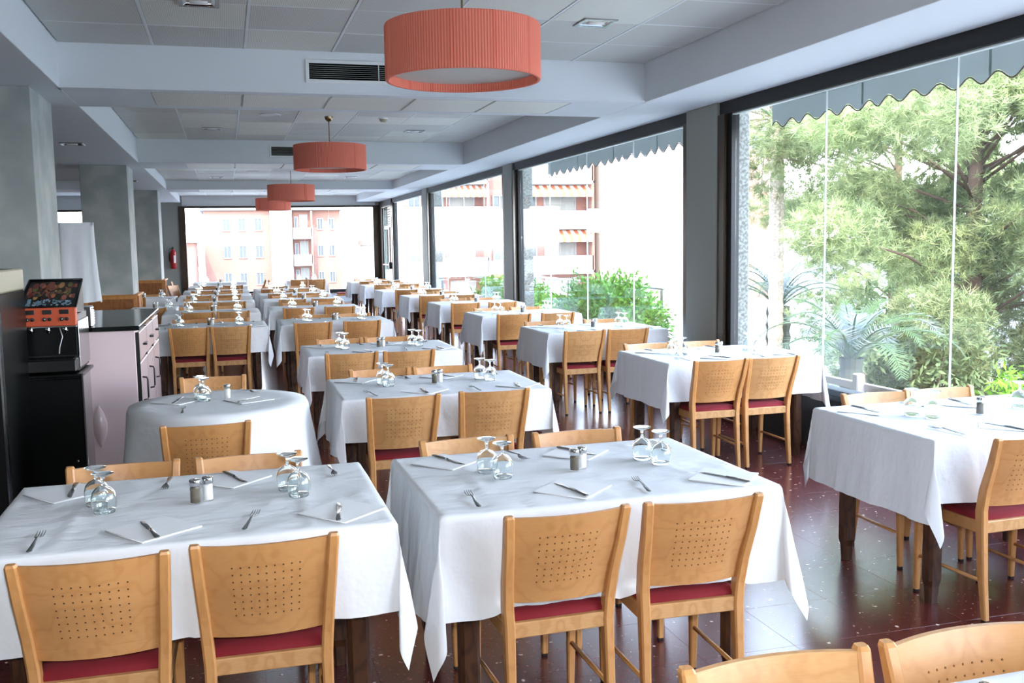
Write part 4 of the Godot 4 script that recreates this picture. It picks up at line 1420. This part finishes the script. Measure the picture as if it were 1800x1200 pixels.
func opening(parent: Node3D, x: float, y: float, z: float, w: float, h: float, m := "far window") -> void:
	var s := st0()
	for k in [-1, 1]:
		cbox(s, Vector3(x + k * w * 0.5, y, z + 0.03), Vector3(0.10, h + 0.1, 0.12), 0.01)
		cbox(s, Vector3(x, y + k * h * 0.5, z + 0.03), Vector3(w, 0.10, 0.12), 0.01)
	cbox(s, Vector3(x, y, z + 0.03), Vector3(0.07, h, 0.09), 0.01)
	var f := put("window", done(s), M["white wall"], parent)
	put("pane", span(Vector3(x - w * 0.5, y - h * 0.5, z + 0.004), Vector3(x + w * 0.5, y + h * 0.5, z + 0.012)), M[m], f)

func balcony(parent: Node3D, x0: float, x1: float, y: float, z: float, striped: bool, glazed: bool) -> void:
	# recessed loggia: dark back, slab, parapet, optional striped awning; y is the floor level
	put("loggia_back", span(Vector3(x0, y, z - 0.02), Vector3(x1, y + 2.7, z + 0.02)), M["brick red"], parent)
	var sl := put("balcony_slab", span(Vector3(x0 - 0.1, y - 0.22, z), Vector3(x1 + 0.1, y, z + 1.3), 0.01), M["white wall"], parent)
	put("parapet", span(Vector3(x0 - 0.1, y, z + 1.2), Vector3(x1 + 0.1, y + 1.0, z + 1.3), 0.01), M["white wall"] if glazed else M["cream wall"], sl)
	opening(parent, x0 + (x1 - x0) * 0.62, y + 1.25, z + 0.03, (x1 - x0) * 0.45, 2.3, "curtain")
	opening(parent, x0 + (x1 - x0) * 0.18, y + 1.4, z + 0.03, (x1 - x0) * 0.18, 1.6)
	put("side_wall", span(Vector3(x1, y, z), Vector3(x1 + 0.18, y + 2.8, z + 1.3), 0.01), M["brick pink"], parent)
	if striped:
		var n := 18
		for c in 2:
			var s := st0()
			for i in n:
				if i % 2 != c: continue
				var a := lerpf(x0, x1, i / float(n))
				var b := lerpf(x0, x1, (i + 1) / float(n))
				quad(s, Vector3(a, y + 2.15, z + 1.45), Vector3(b, y + 2.15, z + 1.45), Vector3(b, y + 2.7, z + 0.5), Vector3(a, y + 2.7, z + 0.5))
				quad(s, Vector3(a, y + 1.9, z + 1.45), Vector3(b, y + 1.9, z + 1.45), Vector3(b, y + 2.15, z + 1.45), Vector3(a, y + 2.15, z + 1.45))
			put("awning_stripe", done(s), M["stripe orange" if c == 0 else "stripe white"], parent)

func blocks() -> void:
	# pink block with balconies, seen through the second and third windows
	var b := thing("apartment_block", "pink brick apartment block with striped awnings on its balconies", "building", Vector3(0, 0, 0))
	put("wall", span(Vector3(11.0, GY, -63), Vector3(23.6, 9.2, -74), 0.02), M["brick pink"], b)
	put("roof", span(Vector3(10.6, 9.2, -62.4), Vector3(23.75, 9.6, -74.4), 0.02), M["roof grey"], b)
	for k in 4:
		var y := -3.4 + k * 2.95
		balcony(b, 18.6, 23.4, y + 0.1, -62.97, k == 1 or k == 2, k % 2 == 0)
		balcony(b, 12.6, 16.2, y + 0.1, -62.97, k == 2, true)
		opening(b, 17.4, y + 1.5, -62.98, 0.9, 1.3)
		opening(b, 11.7, y + 1.5, -62.98, 0.8, 1.3)
	# its pale sunlit neighbour
	b = thing("apartment_block", "pale sunlit apartment block with plain walls beside the pink one", "building")
	put("wall", span(Vector3(24.0, GY, -60), Vector3(30.4, 9.6, -74), 0.02), M["cream wall"], b)
	put("roof", span(Vector3(23.9, 9.6, -59.4), Vector3(30.9, 10.0, -74.4), 0.02), M["roof grey"], b)
	for k in 4:
		for x in [26.2, 28.6]:
			opening(b, x, -1.9 + k * 2.95, -59.98, 0.9, 1.2, "curtain")
	put("wing_wall", span(Vector3(30.4, GY, -64), Vector3(38, 9.2, -74), 0.02), M["brick pink"], b)
	for k in 4:
		balcony(b, 31.0, 34.4, -3.3 + k * 2.95, -63.97, false, true)
	# blocks seen through the far end window
	b = thing("apartment_block", "pink block with rows of small windows beyond the far window", "building")
	put("wall", span(Vector3(-2.2, GY, -110), Vector3(4.6, 5.4, -122), 0.02), M["brick pink"], b)
	put("stair_tower", span(Vector3(4.6, GY, -109), Vector3(6.9, 6.0, -122), 0.02), M["white wall"], b)
	put("wall", span(Vector3(6.9, GY, -110.5), Vector3(12.2, 5.4, -122), 0.02), M["brick pink"], b)
	put("roof", span(Vector3(-2.6, 5.4, -109.6), Vector3(12.6, 5.75, -122.4), 0.02), M["roof grey"], b)
	for k in 3:
		for x in [0.1, 1.7, 3.4]:
			opening(b, x, -1.9 + k * 2.9, -109.98, 0.75, 1.3)
		for x in [10.0, 11.2]:
			opening(b, x, -1.9 + k * 2.9, -110.48, 0.6, 1.2)
		balcony(b, 7.1, 8.9, -3.3 + k * 2.9, -110.47, false, true)
	b = thing("low_building", "low red building at the column end of the far window", "building")
	put("wall", span(Vector3(-7.5, GY, -100), Vector3(-3.0, 2.0, -112), 0.02), M["brick red"], b)
	put("roof", span(Vector3(-7.9, 2.0, -99.6), Vector3(-2.6, 2.35, -112.4), 0.02), M["white wall"], b)
	put("garage_door", span(Vector3(-6.6, GY, -99.98), Vector3(-4.2, -0.6, -99.9)), M["curtain"], b)
	b = thing("low_building", "low pale building with a pink band at the window end of the far window", "building")
	put("wall", span(Vector3(14.5, GY, -98), Vector3(30, 2.0, -112), 0.02), M["white wall"], b)
	put("roof_band", span(Vector3(14.3, 1.5, -97.7), Vector3(30.3, 2.1, -112.2), 0.02), M["brick pink"], b)
	for x in [16.5, 19.5, 22.5]:
		opening(b, x, -0.6, -97.98, 1.6, 1.6, "curtain")

# ---- foliage
func tuft_mesh(n: int, length: float, width: float, sd: int) -> ArrayMesh:
	var g := RandomNumberGenerator.new()
	g.seed = sd
	var s := st0()
	for k in n:
		var d := Vector3(g.randfn(), absf(g.randfn()) * 0.8 + 0.15, g.randfn()).normalized()
		var side := d.cross(Vector3(g.randfn(), g.randfn(), g.randfn())).normalized() * width * 0.5
		var l := length * g.randf_range(0.7, 1.15)
		var p := Vector3(g.randfn(), g.randfn(), g.randfn()) * length * 0.12
		tri(s, p - side, p + side, p + d * l)
	return done(s)

func leaf_mesh(n: int, length: float, width: float, sd: int) -> ArrayMesh:
	var g := RandomNumberGenerator.new()
	g.seed = sd
	var s := st0()
	for k in n:
		var d := Vector3(g.randfn(), g.randfn() * 0.8 + 0.3, g.randfn()).normalized()
		var side := d.cross(Vector3(g.randfn(), g.randfn(), g.randfn())).normalized() * width * 0.5
		var l := length * g.randf_range(0.7, 1.2)
		var p := Vector3(g.randfn(), g.randfn(), g.randfn()) * length * 0.5
		quad(s, p, p + d * l * 0.5 + side, p + d * l, p + d * l * 0.5 - side)
	return done(s)

func scatter(called: String, parent: Node3D, mesh: Mesh, m: Material, xs: Array, cols: Array) -> void:
	var mm := MultiMesh.new()
	mm.transform_format = MultiMesh.TRANSFORM_3D
	mm.use_colors = true
	mm.mesh = mesh
	mm.instance_count = xs.size()
	for i in xs.size():
		mm.set_instance_transform(i, xs[i])
		mm.set_instance_color(i, cols[i])
	var o := MultiMeshInstance3D.new()
	o.name = called
	o.multimesh = mm
	o.material_override = m
	o.set_meta("kind", "stuff")
	parent.add_child(o, true)

func rand_basis(g: RandomNumberGenerator, up: Vector3) -> Basis:
	var y := (up + Vector3(g.randfn(), g.randfn(), g.randfn()) * 0.35).normalized()
	var x := y.cross(Vector3(g.randfn(), g.randfn(), g.randfn())).normalized()
	return Basis(x, y, x.cross(y))

func pine(label: String, at: Vector3, mid: float, R: float, clumps: int, sd: int) -> void:
	var g := RandomNumberGenerator.new()
	g.seed = sd * 31
	var t := thing("pine_tree", label, "tree", at)
	var s := st0(true)
	tube(s, [Vector3.ZERO, Vector3(0.1, mid * 0.35, 0.05), Vector3(-0.1, mid * 0.7, 0.1), Vector3(0.05, mid + R * 0.6, 0)], [0.26, 0.20, 0.15, 0.05], 10)
	put("trunk", done(s), M["pine bark"], t)
	var xs := []
	var cols := []
	var bs := st0(true)
	for k in clumps:
		var d := Vector3(g.randfn(), g.randfn(), g.randfn()).normalized() * pow(g.randf(), 0.42)
		var c := Vector3(d.x * R, mid + d.y * R * 0.98, d.z * R)
		var root := Vector3(0, clampf(c.y - 0.9, mid * 0.45, mid + R * 0.5), 0)
		tube(bs, [root, root.lerp(c, 0.5) + Vector3(0, 0.12, 0), c], [0.028, 0.018, 0.006], 6)
		var r := g.randf_range(0.5, 0.9)
		var shade := g.randf_range(0.7, 1.35)
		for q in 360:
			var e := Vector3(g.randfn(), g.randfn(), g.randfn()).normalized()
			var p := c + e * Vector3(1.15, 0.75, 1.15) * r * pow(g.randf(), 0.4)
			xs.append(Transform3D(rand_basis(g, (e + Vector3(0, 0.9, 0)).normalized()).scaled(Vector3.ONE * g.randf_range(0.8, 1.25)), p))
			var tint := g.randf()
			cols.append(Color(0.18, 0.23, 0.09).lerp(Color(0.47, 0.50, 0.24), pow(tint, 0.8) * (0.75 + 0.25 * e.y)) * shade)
	put("branches", done(bs), M["pine bark"], t)
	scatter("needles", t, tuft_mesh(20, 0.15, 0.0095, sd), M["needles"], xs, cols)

func shrub(label: String, at: Vector3, half: Vector3, mid: float, n: int, c: Color, sd: int) -> void:
	var g := RandomNumberGenerator.new()
	g.seed = sd * 17
	var t := thing("shrub", label, "shrub", at)
	var s := st0(true)
	for k in 6:
		var a := g.randf() * TAU
		tube(s, [Vector3(0, 0, 0), Vector3(cos(a) * half.x * 0.3, mid * 0.6, sin(a) * half.z * 0.3), Vector3(cos(a) * half.x * 0.7, mid + half.y * 0.4, sin(a) * half.z * 0.7)], [0.05, 0.03, 0.01], 6)
	put("stems", done(s), M["pine bark"], t)
	var xs := []
	var cols := []
	var lin := c.srgb_to_linear()
	for q in n:
		var e := Vector3(g.randfn(), g.randfn(), g.randfn()).normalized()
		var lump := 1.0 + 0.25 * sin(e.x * 5.0 + sd) * sin(e.z * 6.0)
		var p := Vector3(0, mid, 0) + e * half * pow(g.randf(), 0.35) * lump
		xs.append(Transform3D(rand_basis(g, e).scaled(Vector3.ONE * g.randf_range(0.7, 1.3)), p))
		cols.append(lin.lerp(lin * 1.7, g.randf()))
	scatter("leaves", t, leaf_mesh(12, 0.11, 0.035, sd), M["shrub leaves"], xs, cols)

func palm(label: String, at: Vector3, h: float, L: float, n: int, rad: float, drooping: bool, sd: int) -> void:
	var g := RandomNumberGenerator.new()
	g.seed = sd * 13
	var t := thing("palm", label, "palm", at)
	var s := st0()
	var rings := []
	var seg := int(h / 0.11)
	for i in seg + 1:
		var y := h * i / seg
		rings.append([rad * (1.0 + (0.14 if i % 2 else 0.0)) * (1.15 - 0.2 * y / h), y])
	lathe(s, rings, 14)
	put("trunk", done(s), M["palm bark"] if drooping else M["squat trunk"], t)
	for k in n:
		var az := k * 2.399 + g.randf() * 0.3
		var tier := k / float(n)
		var el := lerpf(1.5, -0.25 if drooping else 0.7, tier)
		var len := L * g.randf_range(0.85, 1.1) * (1.0 if drooping else lerpf(0.5, 1.05, minf(1.0, tier * 2.0)))
		var fs := st0()
		var dirh := Vector3(cos(az), 0, sin(az))
		var sidev := Vector3(-sin(az), 0, cos(az))
		var p := Vector3(0, h - 0.05, 0)
		var spine := [p]
		var m := 22
		for i in m:
			var a := el - (1.5 if drooping else lerpf(0.5, 2.0, minf(1.0, tier * 1.8))) * pow(i / float(m), 1.4)
			p += (dirh * cos(a) + Vector3.UP * sin(a)) * len / m
			spine.append(p)
		tube(fs, spine, _taper(spine.size(), 0.018, 0.004), 5)
		for i in range(3, m):
			for sd2 in [-1.0, 1.0]:
				for sub in 2:
					var q: Vector3 = (spine[i] as Vector3).lerp(spine[i + 1], sub * 0.5)
					var along: Vector3 = (spine[i + 1] - spine[i]).normalized()
					var ll := len * (0.24 if drooping else 0.19) * sin(PI * clampf((i + sub * 0.5) / float(m) * 0.86 + 0.12, 0, 1)) + 0.05
					var d: Vector3 = (sidev * sd2 * 0.85 + along * 0.7 + Vector3(0, 0.22 - 0.35 * g.randf(), 0)).normalized()
					var w := along * 0.009
					quad(fs, q - w, q + w, q + d * ll * 0.6 + w * 0.8, q + d * ll)
		put("frond", done(fs), M["palm leaves dry"] if drooping and (tier > 0.5 or g.randf() < 0.3) else M["palm leaves"], t)

func _taper(n: int, a: float, b: float) -> Array:
	var o := []
	for i in n: o.append(lerpf(a, b, i / float(n - 1)))
	return o
